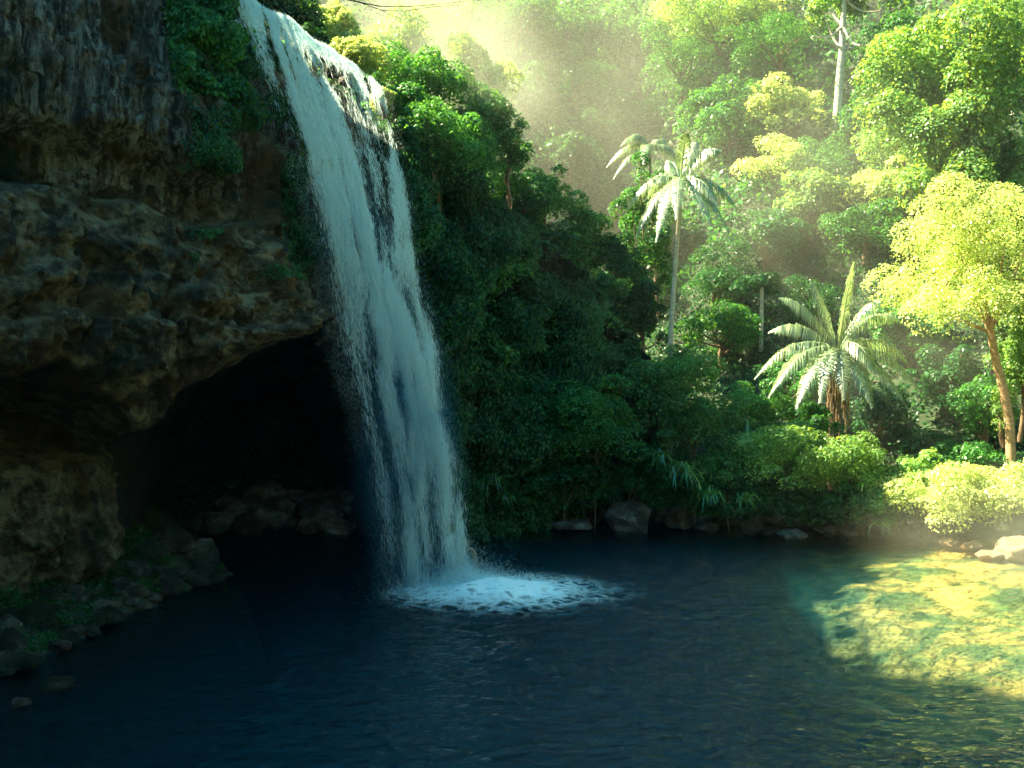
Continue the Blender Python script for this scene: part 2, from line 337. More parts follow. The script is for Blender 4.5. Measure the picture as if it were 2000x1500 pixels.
# ------------------------------------------------------------------ water
def water_mat():
    m, n, out = new_mat('pool_water')
    v = geo_pos(n, (1.0, 1.9, 1.0))
    a = noise_node(n, v, 1.3, 3, .55, .3); b_ = noise_node(n, v, 4.2, 4, .6, .3)
    ad = nd(n, 'ShaderNodeMath', operation='MULTIPLY_ADD'); ad.inputs[1].default_value = .45
    n.links.new(b_.outputs[0], ad.inputs[0]); n.links.new(a.outputs[0], ad.inputs[2])
    bp = nd(n, 'ShaderNodeBump'); bp.inputs['Strength'].default_value = 1.0; bp.inputs['Distance'].default_value = .20
    n.links.new(ad.outputs[0], bp.inputs['Height'])
    fr_ = nd(n, 'ShaderNodeFresnel'); fr_.inputs[0].default_value = 1.33; bp2 = nd(n, 'ShaderNodeBump'); bp2.inputs['Distance'].default_value = .13; n.links.new(ad.outputs[0], bp2.inputs['Height']); n.links.new(bp2.outputs[0], fr_.inputs['Normal'])
    tr = nd(n, 'ShaderNodeBsdfTransparent'); gl = nd(n, 'ShaderNodeBsdfGlossy'); gl.inputs['Roughness'].default_value = .03
    n.links.new(bp.outputs[0], gl.inputs['Normal'])
    mx = nd(n, 'ShaderNodeMixShader'); n.links.new(fr_.outputs[0], mx.inputs[0]); n.links.new(tr.outputs[0], mx.inputs[1]); n.links.new(gl.outputs[0], mx.inputs[2])
    n.links.new(mx.outputs[0], out.inputs[0])
    ab = nd(n, 'ShaderNodeVolumeAbsorption'); ab.inputs['Color'].default_value = (.22, .78, .72, 1); ab.inputs['Density'].default_value = .16
    vs = nd(n, 'ShaderNodeVolumeScatter'); vs.inputs['Color'].default_value = (.06, .62, .80, 1); vs.inputs['Density'].default_value = .020
    ass = nd(n, 'ShaderNodeAddShader'); n.links.new(ab.outputs[0], ass.inputs[0]); n.links.new(vs.outputs[0], ass.inputs[1]); n.links.new(ass.outputs[0], out.inputs['Volume'])
    return m
wX, wY, wZ0 = (-22, 34), (10, 48), -7.5
nwx, nwy = 470, 400
wgx, wgy = np.meshgrid(np.linspace(wX[0], wX[1], nwx), np.concatenate([np.linspace(wY[0], 34, 290)[:-1], np.linspace(34, wY[1], 111)]))
rd = np.hypot(wgx + .4, wgy - 29.3)
wz = .030 * noise(st3(wgx * .9 + .4 * wgy, wgy * 1.9, 0.)) + .022 * noise(st3(wgx * 2.0, wgy * 3.6 + wgx * .5, 4.)) + .010 * noise(st3(wgx * 4.2, wgy * 6.5, 8.))
wz = wz * (2.1 + .9 * np.exp(-(rd / 6) ** 2)) + .022 * np.sin(rd * 6.5 + 1.2 * noise(st3(wgx * .5, wgy * .5, 2.))) * np.exp(-rd / 5.0) * sm(1.5, 3, rd)
V0 = st3(wgx, wgy, wz).reshape(-1, 3); Q0 = grid_faces(nwy, nwx)
rim = np.concatenate([np.arange(nwx), np.arange(1, nwy) * nwx + nwx - 1, (nwy - 1) * nwx + np.arange(nwx - 2, -1, -1), np.arange(nwy - 2, 0, -1) * nwx])
V1 = V0[rim].copy(); V1[:, 2] = wZ0; k1 = len(V0) + np.arange(len(rim)); r2 = np.roll(rim, -1); k2 = np.roll(k1, -1)
cidx = len(V0) + len(rim); V0 = np.concatenate([V0, V1, [[6, 29, wZ0]]])
Qs = np.stack([rim, k1, k2, r2], 1); me = bpy.data.meshes.new('pool_water')
me.from_pydata(V0.tolist(), [], Q0.tolist() + Qs.tolist() + np.stack([k1, np.full(len(k1), cidx), k2], 1).tolist()); me.materials.append(water_mat())
me.polygons.foreach_set('use_smooth', np.arange(len(me.polygons)) < len(Q0)); wo = bpy.data.objects.new('pool_water', me); C.objects.link(wo); tag(wo, kind='structure')

# ------------------------------------------------------------------ waterfall
rg = np.random.RandomState(11)
LE = np.array([(425, -22, 29), (470, 75, 29.1), (520, 185, 29.3), (575, 300, 29.6), (610, 400, 29.8), (634, 500, 30), (646, 600, 30.2), (664, 700, 30.4), (698, 800, 30.6), (722, 900, 30.8), (746, 1020, 31), (762, 1148, 30.9)], float)
RE = np.array([(732, 178, 35.2), (745, 225, 35.1), (768, 290, 35.0), (790, 365, 34.8), (806, 440, 34.6), (815, 520, 34.3), (835, 610, 34.0), (860, 700, 33.7), (864, 800, 33.4), (888, 900, 33.1), (902, 1010, 32.7), (912, 1128, 32.3)], float)
LEw = np.array([P(*q) for q in LE]); REw = np.array([P(*q) for q in RE]); vk = np.linspace(0, 1, len(LE))
def sheet(s, v):
    l = np.stack([np.interp(v, vk, LEw[:, i]) for i in range(3)], -1); r = np.stack([np.interp(v, vk, REw[:, i]) for i in range(3)], -1)
    p = l * (1 - s)[:, None] + r * s[:, None]
    # the stream bellies out towards the pool between its edges
    bul = np.sin(np.pi * np.clip(s, 0, 1)) * (.25 + .5 * v)
    tp = .40 * sm(.35, .0, v)
    return p + np.stack([bul * .45 + tp * .75, -bul * .9 - tp * .65, 0 * bul + tp * .25 + .22 * noise(st3(s * 7, v * 3, 5.)) * sm(.12, 0, v)], -1)
sx_ = [0, .14, .27, .40, .55, .75, 1]
def bl_(s, v): return fbm(st3(s * 3, v * 5, 18.5), 2)
def dens(s, v):
    ca = np.interp(v, sx_, [.26, .24, .26, .32, .50, .62, .52]); wa = np.interp(v, [0, .05, .12, .27, .40, .55, .75, 1], [.40, .30, .22, .17, .16, .18, .22, .34])
    A = np.exp(-((s - ca) / wa) ** 2) * np.interp(v, [0, .06, .14, .27, .40, .55, .75, 1], [2.6, 2.5, 2.3, 2.1, 1.5, 1.05, .95, 1.1])
    cb = np.interp(v, [0, .1, .25, .45, 1], [.93, .92, .86, .80, .8]); wb = np.interp(v, [0, .1, .3, .5, 1], [.13, .12, .15, .2, .25])
    B = np.exp(-((s - cb) / wb) ** 2) * np.interp(v, [0, .12, .25, .42, 1], [1.6, 1.4, .8, .32, .1])
    gapfill = .05 + .22 * sm(.22, .5, v) + .12 * sm(.35, .8, v)
    edge = sm(-.02, .16, s) * sm(1.02, .88, s)
    top = np.where((s > .5) & (s < .8), .55 * sm(.10, .0, v), 0)
    st_ = fbm(st3(s * 8 + 2 * v + .5 * bl_(s, v), v * 2.2, .5), 5, .62) ; bl = fbm(st3(s * 4, v * 7, 8.5), 3)
    return (A + B + gapfill * edge + top) * np.clip(.55 + .5 * sm(.12, 0, v) + (2.4 * st_ + 2.0 * bl) * (.6 + .4 * sm(.02, .2, v)), .01, 3.0) * edge ** .5 * (1 - .88 * np.exp(-((s - .70 - .25 * v + .03 * bl) / .075) ** 2) * sm(.36, .22, v) * sm(-.02, .05, v))
def streaks(N, smin, smax, dfun, lmin, lmax, wmin, wmax, jit, rg, vpow=1.0):
    S = rg.uniform(smin, smax, N * 5); Vv = rg.rand(N * 5) ** vpow; D = dfun(S, Vv); keep = rg.rand(N * 5) * np.percentile(D, 99) < D
    S, Vv = S[keep][:N], Vv[keep][:N]; n = len(S)
    p = sheet(S, Vv); q = sheet(S, np.minimum(Vv + .01, 1)); q0 = sheet(S, np.maximum(Vv - .01, 0)); d = unit(q - q0)
    d = unit(d + rg.normal(size=(n, 3)) * np.array((.05, .05, .02)) )
    j = jit * (.25 + 1.0 * Vv)[:, None]
    p = p + rg.normal(size=(n, 3)) * j * np.array((.55, 1.0, .4)) 
    L = rg.uniform(lmin, lmax, n)[:, None] * (.6 + .6 * Vv[:, None]); W = rg.uniform(wmin, wmax, n)[:, None]
    b = unit(np.cross(d, rg.normal(size=(n, 3))))
    V = np.stack([p - d * L * .5, p + b * W, p + d * L * .5, p - b * W], 1)
    ok = V[:, :, 2].min(1) > -.3
    V = V[ok]; return V.reshape(-1, 3), np.arange(len(V))[:, None] * 4 + np.arange(4)[None]
def spray_mat(name, col, tr=.5):
    m, n, out = new_mat(name); d = nd(n, 'ShaderNodeBsdfDiffuse'); t = nd(n, 'ShaderNodeBsdfTranslucent'); a = nd(n, 'ShaderNodeMixShader'); a.inputs[0].default_value = tr
    d.inputs[0].default_value = (*col, 1); t.inputs[0].default_value = (*col, 1)
    n.links.new(d.outputs[0], a.inputs[1]); n.links.new(t.outputs[0], a.inputs[2]); n.links.new(a.outputs[0], out.inputs[0]); return m
M_spray = spray_mat('falling_water', (.78, .93, .93))
fall = empty('waterfall', tuple(P(850, 1140, 30.9)), label='tall white waterfall plunging off the cliff lip into the dark pool', cat='waterfall')
def part(o, parent):
    o.parent = parent; o.matrix_parent_inverse = parent.matrix_world.inverted() if False else __import__('mathutils').Matrix.Translation(-parent.location); return o
V_, Q_ = streaks(125000, .0, 1.0, dens, .10, .42, .003, .009, .14, rg)
part(mesh_from('main_stream', V_, Q_, M_spray, smooth=False), fall)
def dens2(s, v): return np.exp(-((s - .45) / .75) ** 2) * (.2 + v) * np.clip(.8 + 1.5 * fbm(st3(s * 5, v * 8, 4), 3), .05, 2)
V_, Q_ = streaks(110000, -.12, 1.07, dens2, .02, .07, .001, .0026, .26, rg)
part(mesh_from('loose_spray', V_, Q_, M_spray, smooth=False), fall)
# drifting spray volume around the lower fall: tapering closed body
def vol_mat(name, col, dens_, aniso=.2):
    m, n, out = new_mat(name); v = nd(n, 'ShaderNodeVolumePrincipled')
    v.inputs['Color'].default_value = (*col, 1); v.inputs['Density'].default_value = dens_; v.inputs['Anisotropy'].default_value = aniso
    n.links.new(v.outputs[0], out.inputs['Volume']); return m
def closed_tube(name, pts, ra, rb, mat, k=28, seed=0):
    pts = np.asarray(pts, float); n = len(pts); th = np.linspace(0, 2 * math.pi, k, endpoint=False)
    V = []
    for i in range(n):
        wv_ = 1 + .22 * noise(st3(np.cos(th) * 1.3, np.sin(th) * 1.3, i * .35 + seed))
        V += [(pts[i][0] + ra[i] * math.cos(t) * w_, pts[i][1] + rb[i] * math.sin(t) * w_, pts[i][2]) for t, w_ in zip(th, wv_)]
    Q = [(i * k + j, i * k + (j + 1) % k, (i + 1) * k + (j + 1) % k, (i + 1) * k + j) for i in range(n - 1) for j in range(k)]
    V += [tuple(pts[0]), tuple(pts[-1])]
    T = []
    for j in range(k): T.append((n * k, (j + 1) % k, j, j)); T.append((n * k + 1, (n - 1) * k + j, (n - 1) * k + (j + 1) % k, (n - 1) * k + j))
    bm_V = np.array(V); F3 = [(a, b, c_) for a, b, c_, _ in T if True]
    m = bpy.data.meshes.new(name); m.from_pydata([tuple(v) for v in bm_V], [], [tuple(q) for q in Q] + [(n * k, (j + 1) % k, j) for j in range(k)] + [(n * k + 1, (n - 1) * k + j, (n - 1) * k + (j + 1) % k) for j in range(k)])
    m.materials.append(mat); o = bpy.data.objects.new(name, m); C.objects.link(o); return o
# foam boiling where the fall lands
def foam_mat():
    m, n, out = new_mat('foam_white')
    tc = nd(n, 'ShaderNodeTexCoord'); v = tc.outputs['Object']
    d = spray = nd(n, 'ShaderNodeBsdfDiffuse'); d.inputs[0].default_value = (.90, .95, .92, 1)
    tr = nd(n, 'ShaderNodeBsdfTransparent')
    dn = noise_node(n, v, 1.6, 3); mxv = nd(n, 'ShaderNodeMix', data_type='VECTOR'); mxv.inputs[0].default_value = .55
    n.links.new(v, mxv.inputs[4]); n.links.new(dn.outputs['Color'], mxv.inputs[5])
    vo = nd(n, 'ShaderNodeTexVoronoi', feature='DISTANCE_TO_EDGE'); vo.inputs['Scale'].default_value = 4.4; n.links.new(mxv.outputs[1], vo.inputs['Vector'])
    nz = noise_node(n, v, 1.3, 6, .7)
    ln = nd(n, 'ShaderNodeVectorMath', operation='LENGTH'); mp = nd(n, 'ShaderNodeMapping'); mp.inputs['Location'].default_value = (-.2, 0, 0); mp.inputs['Scale'].default_value = (.9, 1.15, 0); n.links.new(v, mp.inputs[0]); n.links.new(mp.outputs[0], ln.inputs[0])
    lo = noise_node(n, v, .55, 4, .65); lr = nd(n, 'ShaderNodeMath', operation='MULTIPLY_ADD'); lr.inputs[1].default_value = 3.4; n.links.new(lo.outputs[0], lr.inputs[0]); n.links.new(ln.outputs['Value'], lr.inputs[2])
    # cover = 1 in the middle, falling to thin threads at the rim
    a = nd(n, 'ShaderNodeMapRange'); a.inputs[1].default_value = 2.75; a.inputs[2].default_value = 6.1; a.inputs[3].default_value = 1.0; a.inputs[4].default_value = -.55; n.links.new(lr.outputs[0], a.inputs[0])
    nn = nd(n, 'ShaderNodeMath', operation='MULTIPLY_ADD'); nn.inputs[1].default_value = 1.15; n.links.new(nz.outputs[0], nn.inputs[0]); n.links.new(a.outputs[0], nn.inputs[2])
    th = nd(n, 'ShaderNodeMath', operation='MULTIPLY_ADD'); th.inputs[1].default_value = -2.3; n.links.new(vo.outputs['Distance'], th.inputs[0]); n.links.new(nn.outputs[0], th.inputs[2])
    fr2 = nd(n, 'ShaderNodeMapRange'); fr2.inputs[1].default_value = .02; fr2.inputs[2].default_value = 1.05; n.links.new(th.outputs[0], fr2.inputs[0])
    fd = nd(n, 'ShaderNodeMapRange'); fd.inputs[1].default_value = 1.3; fd.inputs[2].default_value = 3.9; fd.inputs[3].default_value = 1.0; fd.inputs[4].default_value = .12; n.links.new(ln.outputs['Value'], fd.inputs[0])
    fm = nd(n, 'ShaderNodeMath', operation='MULTIPLY'); n.links.new(fd.outputs[0], fm.inputs[0]); n.links.new(fr2.outputs[0], fm.inputs[1])
    s = nd(n, 'ShaderNodeMixShader'); n.links.new(fm.outputs[0], s.inputs[0]); n.links.new(tr.outputs[0], s.inputs[1]); n.links.new(d.outputs[0], s.inputs[2])
    b = nd(n, 'ShaderNodeBump'); b.inputs['Distance'].default_value = .1; b.inputs['Strength'].default_value = .6; nb = noise_node(n, v, 5, 5); n.links.new(nb.outputs[0], b.inputs['Height']); n.links.new(b.outputs[0], d.inputs['Normal'])
    n.links.new(s.outputs[0], out.inputs[0]); return m
FC = np.array((-.40, 29.3))
nr_, na_ = 90, 220
rr = (np.linspace(0, 1, nr_) ** .9 * 4.6)[:, None]; aa = np.linspace(0, 2 * math.pi, na_)[None]
fx = rr * np.cos(aa) * 1.06; fy = rr * np.sin(aa)
fz_ = .11 + .30 * np.exp(-(np.hypot(fx + .2, fy + .1) / 1.25) ** 2) + (.10 * np.exp(-(rr / 2.6) ** 2)) * (1 + 1.4 * fbm(st3(fx * 1.1, fy * 1.1, 3), 4)) + .03 * np.maximum(0, noise(st3(fx * 2, fy * 2, 1)))
fo = mesh_from('foam', st3(fx, fy, fz_), grid_faces(nr_, na_), foam_mat()); fo.location = (FC[0], FC[1], .012); fo.scale = (.90, .90, 1); tag(fo, kind='stuff', label='white boiling foam where the waterfall lands in the pool')
# splash droplets over the foam
n = 60000; th = rg.rand(n) * 2 * math.pi; r_ = np.abs(rg.normal(size=n)) * .95
h_ = rg.exponential(.22, n) * np.exp(-(r_ / 2.2) ** 2)
p = np.stack([FC[0] - .9 + r_ * np.cos(th) * 1.1, FC[1] + .45 + r_ * np.sin(th) * .95, .05 + h_], 1)
d = unit(rg.normal(size=(n, 3)) + np.array((0, 0, .8))); b = unit(np.cross(d, rg.normal(size=(n, 3)))); L = rg.uniform(.008, .03, n)[:, None]
V_ = np.stack([p - d * L, p + b * .006, p + d * L, p - b * .006], 1).reshape(-1, 3)
tag(mesh_from('splash', V_, np.arange(n)[:, None] * 4 + np.arange(4)[None], M_spray, smooth=False), kind='stuff', label='fine white splash rising round the foot of the fall')

# ------------------------------------------------------------------ boulders
def boulder(rg, r, mat, loc, name='boulder', lumps=.55, sub=4, flat=None, top=None):
    import bmesh
    bm = bmesh.new(); bmesh.ops.create_icosphere(bm, subdivisions=sub, radius=1.0)
    V = np.array([v.co[:] for v in bm.verts]); o = rg.rand(3) * 50
    # facet it with a few cutting planes, then roughen
    for _ in range(9):
        nn_ = unit(rg.normal(size=3)); dd = rg.uniform(.55, .9); t = V @ nn_ - dd
        V = V - np.where(t > 0, t, 0)[:, None] * nn_ * .85
    V = V * (1 + .22 * fbm(V * 1.4 + o, 4)[:, None]) * (1 + .10 * fbm(V * 5 + o, 4, .6)[:, None])
    V = V * np.asarray(r, float); a = rg.rand() * 6.3; ca, sa = math.cos(a), math.sin(a)
    for v, q in zip(bm.verts, V): v.co = (q[0] * ca - q[1] * sa, q[0] * sa + q[1] * ca, q[2])
    m = bpy.data.meshes.new(name); bm.to_mesh(m); bm.free(); m.polygons.foreach_set('use_smooth', np.ones(len(m.polygons), bool)); m.materials.append(mat)
    ob = bpy.data.objects.new(name, m); ob.location = loc; C.objects.link(ob); return ob
def at_ground(px, py, zoff=0.):
    """world point where the ray through a point of the view meets the ground or water"""
    Ys = np.linspace(13, 160, 3000); q = P(px, py, Ys[:, None])[..., 0] if False else None
    xw = (px - 1000) / F * Ys; zw = CAMZ + (HORIZ - py) / F * Ys
    g = np.maximum(G(xw, Ys), 0) + zoff
    hit = np.where(zw <= g)[0]; i = hit[0] if len(hit) else 2999
    return np.array((xw[i], Ys[i], g[i]))
br = np.random.RandomState(5)
BL = [  # px, py, width px, height px, material, label, group
    (990, 985, 70, 55, 0, 'large blue grey boulder under the strap leaves just right of the fall', None),
    (1040, 1012, 46, 24, 0, 'low wet grey stone before the large boulder right of the fall', None),
    (930, 990, 50, 40, 0, 'dark boulder half hidden beside the right edge of the fall', None),
    (1105, 1000, 60, 34, 0, 'brownish rock between the blue grey boulder and the rounded one', None),
    (1120, 1028, 90, 20, 0, 'long flat pale rock at the waterline left of the rounded boulder', None),
    (1160, 1003, 40, 36, 0, 'upright dull rock just left of the big rounded boulder', None),
    (1232, 1010, 96, 64, 0, 'big rounded brown boulder at the middle of the far bank', None),
    (1385, 1034, 46, 16, 0, 'small flat pale stone lying alone in the water at the far bank', None),
    (1470, 1030, 40, 26, 0, 'small pointed grey stone below the hanging strap leaves', None),
    (1510, 1040, 44, 18, 0, 'low grey stone right of the pointed one on the far bank', None),
    (1550, 1046, 60, 18, 0, 'wide flat stone awash near the right end of the bank stones', None),
    (1640, 1036, 90, 26, 0, 'long dark grey rock under the leafy bank at right', None),
    (1330, 1018, 60, 34, 0, 'dark squat rock right of the big rounded boulder', None),
    (1425, 1014, 50, 34, 0, 'dark rock in the shade behind the small pale stone', None),
    (1580, 1022, 50, 30, 0, 'dark rock in the undergrowth behind the flat stone awash', None),
    (330, 1052, 96, 60, 0, 'large pale topped boulder on the mossy left bank', None),
    (395, 1080, 70, 50, 0, 'rough brown boulder at the tip of the left bank', None),
    (290, 1075, 60, 44, 0, 'mossy boulder just left of the pale topped one', None),
    (185, 1118, 44, 32, 0, 'pale grey stone on the moss under the rock pillar', None),
    (262, 1112, 52, 40, 0, 'dark stone between the pale stone and the tip of the bank', None),
    (385, 1122, 46, 22, 0, 'small cream stone at the waterline of the left bank', None),
    (60, 1195, 60, 44, 0, 'pale broken rock low on the bank near the left edge', None),
    (85, 1225, 44, 34, 0, 'speckled stone at the water below the pale broken rock', None),
    (20, 1262, 60, 40, 0, 'speckled rock at the left edge above the pool', None),
    (140, 1160, 50, 26, 0, 'brown stone on the bank right of the pale broken rock', None),
    (255, 1163, 40, 14, 0, 'tiny pale stone at the waterline below the left bank', None),
    (110, 1338, 56, 26, 0, 'rounded stone awash in the dark water at lower left', None),
    (36, 1376, 38, 18, 0, 'small stone awash at the lower left corner', None),
    (2004, 1074, 100, 46, 1, 'bright sunlit pale boulder at the right edge of the pool', None),
    (1900, 1070, 46, 20, 1, 'small sunlit reddish stone left of the bright boulder', None),
    (1855, 1064, 36, 16, 1, 'small sunlit stone at the end of the right shore', None),
    (1935, 1086, 50, 18, 1, 'low sunlit rock in front of the bright boulder', None)]
for (px, py, wd, hg, mt, lab, grp) in BL:
    q = at_ground(px, py + hg * .5 - 4); s = q[1] / F
    far_ = 0
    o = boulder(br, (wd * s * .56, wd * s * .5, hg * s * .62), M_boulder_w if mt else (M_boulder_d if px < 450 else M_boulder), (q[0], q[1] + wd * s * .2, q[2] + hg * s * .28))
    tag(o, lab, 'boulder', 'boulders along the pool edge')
for (px, py, Yl, w_, lab) in ((588, 92, 31.4, .34, 'dark wet rock breaking the top of the fall nearest the hanging ferns'), (652, 135, 33.2, .42, 'dark wet rock splitting the fall at the middle of its lip'),
                              (676, 160, 33.9, .30, 'small wet rock on the lip beside the sunlit spill'), (716, 176, 34.8, .30, 'small rock at the sunlit right end of the lip')):
    o = boulder(br, (w_, w_ * .9, w_ * .75), M_boulder_d, tuple(P(px, py, Yl)), sub=3); tag(o, lab, 'boulder', 'rocks on the lip of the fall')
# jumble in the mouth of the cave
for i in range(46):
    px = br.uniform(385, 700); dep = br.rand(); py = 1034 - dep * 78 * sm(370, 480, px) - br.rand() * 6
    Yc = 40.0 + dep * 3.2; q = P(px, py, Yc); wdt = br.uniform(.32, .85) * (1.25 if i % 9 == 0 else 1)
    o = boulder(br, (wdt, wdt * .85, wdt * br.uniform(.55, .8)), M_boulder, tuple(q), sub=3)
    tag(o, 'grey wet boulder in the jumble at the cave mouth left of the fall', 'boulder', 'boulders of the jumble in the cave mouth')

# loose rubble nobody would count, along the waterlines
import bmesh as _bm
bmx = _bm.new(); _bm.ops.create_icosphere(bmx, subdivisions=1, radius=1); IV = np.array([v.co[:] for v in bmx.verts]); IF = np.array([[v.index for v in f.verts] for f in bmx.faces]); bmx.free()
def rubble(xr, yr, N, lo, hi, mat, label, smax=1.3):
    Vs = []; Fs = []; k = 0
    x = br.uniform(*xr, N * 30); y = br.uniform(*yr, N * 30); hgt = G(x, y); ok = np.where((hgt > lo) & (hgt < hi))[0][:N]
    for i in ok:
        sz = br.uniform(.06, .2) * br.choice((1, 1, 1, 1.7, smax * 1.6)); v = IV * (1 + .35 * br.normal(size=(len(IV), 1)) * .6) * sz * np.array((1.2, 1, .7)); a = br.rand() * 6.3
        v = np.stack([v[:, 0] * math.cos(a) - v[:, 1] * math.sin(a), v[:, 0] * math.sin(a) + v[:, 1] * math.cos(a), v[:, 2]], 1) + (x[i], y[i], hgt[i] + sz * .2)
        Vs.append(v); Fs.append(IF + k); k += len(IV)
    tag(mesh_from('rubble', np.concatenate(Vs), np.concatenate(Fs), mat, smooth=False), label, kind='stuff')
rubble((-13, -7), (21, 35), 300, -.12, .6, M_boulder_d, 'loose grey stones strewn along the left bank')
rubble((-12, 18), (38, 44), 900, -.12, .35, M_boulder, 'loose stones strewn along the far bank')
# driftwood behind the fall
A = Acc(); a0 = P(889, 1054, 34.5); a1 = P(928, 1082, 34.2); a0[2] = max(a0[2], .4)
ts = np.linspace(0, 1, 12)[:, None]; pts = a0 * (1 - ts) + a1 * ts + np.stack([.05 * np.sin(ts[:, 0] * 7), 0 * ts[:, 0], .04 * np.sin(ts[:, 0] * 9)], 1); pts[-1, 2] -= .3
A.tube(pts, np.linspace(.13, .09, 12), 8); A.tube([pts[7], pts[7] + np.array((.1, -.05, .2)), pts[7] + np.array((.3, -.1, .3))], [.05, .04, .02], 6)
tag(A.build('driftwood', B_tan), 'short brown driftwood log sticking out of the pool beside the fall', 'driftwood')

# ------------------------------------------------------------------ plants
BASES = {}
def make_tree(name, base, crown_c, rad, mat, rg, n, leaf, label, cat, group=None, ncl=34, bark=B_brown, tr=.12, lean=None, clump=.34, low=-.85, limbs=10, width=.55):
    root = empty(name, tuple(base), label=label, cat=cat, group=group)
    p, nr, cc = tree_points(rg, rad, ncl, n, low, clump, rg.rand() * 40)
    cen = np.asarray(crown_c) - np.asarray(base)
    V, Q = leaf_arrays(p + cen, nr, leaf * rg.uniform(.6, 1.25, len(p)), rg, width)
    o = mesh_from('crown' if cat != 'shrub' else 'foliage', V, Q, mat, root, smooth=False)
    A = Acc(); k = 9; t = np.linspace(0, 1, k)[:, None]; topc = cen + np.array((0, 0, -.15 * rad[2]))
    bend = np.array((rg.normal() * .06, rg.normal() * .05, 0)) * np.linalg.norm(topc) if lean is None else np.asarray(lean)
    tp = np.array((0, 0, -.25)) * (1 - t) + topc * t + np.sin(t * math.pi) * bend
    A.tube(tp, tr * (1.15 - .6 * t[:, 0]), 8)
    for q in cc[:limbs]:
        s0 = tp[rg.randint(4, k - 1)] if k > 5 else tp[-1]; e = cen + q * .95; mid = (s0 + e) / 2 + np.array((0, 0, -.10 * rad[2])) + rg.normal(size=3) * .06 * rad[0]
        tt_ = np.linspace(0, 1, 6)[:, None]; cv = s0 * (1 - tt_) ** 2 + 2 * mid * tt_ * (1 - tt_) + e * tt_ ** 2
        A.tube(cv, tr * np.linspace(.5, .12, 6), 5)
    A.build('trunk' if cat != 'shrub' else 'stem', bark, root)
    return root
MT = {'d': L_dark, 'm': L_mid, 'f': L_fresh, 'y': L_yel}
# px, py of the crown's middle, half width, half height (px of the 2000 px view), py where its trunk meets the slope, leaf kind, label
TREES = [
 (1870, 215, 180, 195, 430, 'f', 'broad fresh green tree towering in the upper right corner', 'p'),
 (1770, 110, 70, 80, 260, 'm', 'rounded green tree against the left side of the broad corner tree', 0),
 (1985, 60, 80, 90, 260, 'f', 'bright tree cut by the top right corner', 0),
 (1960, 330, 60, 70, 440, 'm', 'mid green tree below the broad corner tree by the right edge', 0),
 (1760, 300, 80, 60, 400, 'f', 'sunlit bushy tree below left of the broad corner tree', 0),
 (1530, 215, 68, 62, 330, 'y', 'yellow green tree with a glowing rounded top above the palm crowns', 0),
 (1520, 318, 66, 46, 400, 'y', 'low pale yellow dome of leaves right of the tall palm', 0),
 (1425, 235, 80, 66, 340, 'm', 'soft green tree just above the tall palm', 0),
 (1600, 330, 60, 60, 420, 'm', 'dark green tree between the pale dome and the white trunk', 0),
 (1580, 395, 70, 55, 470, 'f', 'tree with small sunlit tips under the pale yellow dome', 0),
 (1700, 235, 60, 60, 330, 'm', 'shaded tree just right of the white trunk', 0),
 (1500, 455, 80, 60, 560, 'd', 'hazy dark tree between the two large palms', 0),
 (1760, 372, 100, 52, 460, 'y', 'long sunlit yellow crown above the broad palm', 0),
 (1690, 450, 80, 50, 540, 'm', 'green tree directly above the spear of the broad palm', 0),
 (1400, 45, 100, 70, 170, 'f', 'sunlit tree at the top edge left of the white trunk', 0),
 (1520, 90, 90, 70, 220, 'm', 'bushy tree at the top between the sunlit one and the white trunk', 0),
 (1480, 5, 70, 50, 120, 'y', 'yellow crown touching the top edge left of the white trunk', 0),
 (1310, 20, 60, 50, 130, 'y', 'pale yellow crown at the top edge above the hazy gully', 0),
 (1330, 130, 80, 66, 230, 'm', 'hazy green tree left of the soft one over the palm', 0),
 (1235, 60, 72, 60, 225, 'm', 'hazy tree on two thin pale stems over the gully', 't'),
 (1110, 55, 82, 62, 180, 'm', 'hazy tree at the top centre of the slope', 0),
 (1010, 40, 80, 56, 150, 'm', 'dark misty tree right of the small yellow one at the top', 0),
 (1130, 150, 72, 58, 250, 'm', 'misty green tree below the top centre tree', 0),
 (1040, 190, 56, 52, 270, 'd', 'shadowed tree at the left rim of the gully', 0),
 (1220, 240, 60, 50, 320, 'd', 'faint tree deep in the mist of the gully', 0),
 (1110, 300, 60, 56, 390, 'd', 'faint tree low in the mist left of the palms', 0),
 (1200, 390, 56, 50, 470, 'd', 'dim tree at the foot of the misty gully', 0),
 (915, 52, 42, 36, 110, 'y', 'small bright yellow tree at the top left of the slope', 0),
 (840, 40, 70, 50, 120, 'y', 'glowing hazy tree between the river gap and the small yellow tree', 0),
 (1290, 470, 70, 60, 570, 'd', 'dark tree left of the tall palm trunk', 0),
 (1240, 560, 74, 70, 680, 'd', 'dark leafy tree at the end of the green wall left of the palm trunk', 0),
 (1400, 550, 78, 66, 660, 'd', 'dark tree right of the tall palm trunk', 0),
 (1590, 590, 60, 50, 690, 'd', 'dark small tree behind the left fronds of the broad palm', 0),
 (1420, 650, 70, 56, 740, 'm', 'mid green tree in the shade between the palm trunks', 0),
 (1780, 640, 80, 60, 760, 'm', 'misty shaded tree right behind the broad palm', 0),
 (1840, 740, 70, 60, 840, 'd', 'dark tree in mist left of the leaning tan trunk', 0),
 (1545, 760, 70, 56, 850, 'm', 'shaded tree just left of the broad palm trunk', 0),
 (1720, 800, 60, 52, 880, 'd', 'low dark tree in the sunbeam right of the broad palm trunk', 0),
 (1990, 640, 60, 100, 800, 'f', 'leafy tree cut by the right edge behind the leaning trunk', 0),
 (1920, 800, 60, 60, 900, 'm', 'green sapling mass low behind the leaning trunk', 0),
]
tr_ = np.random.RandomState(21)
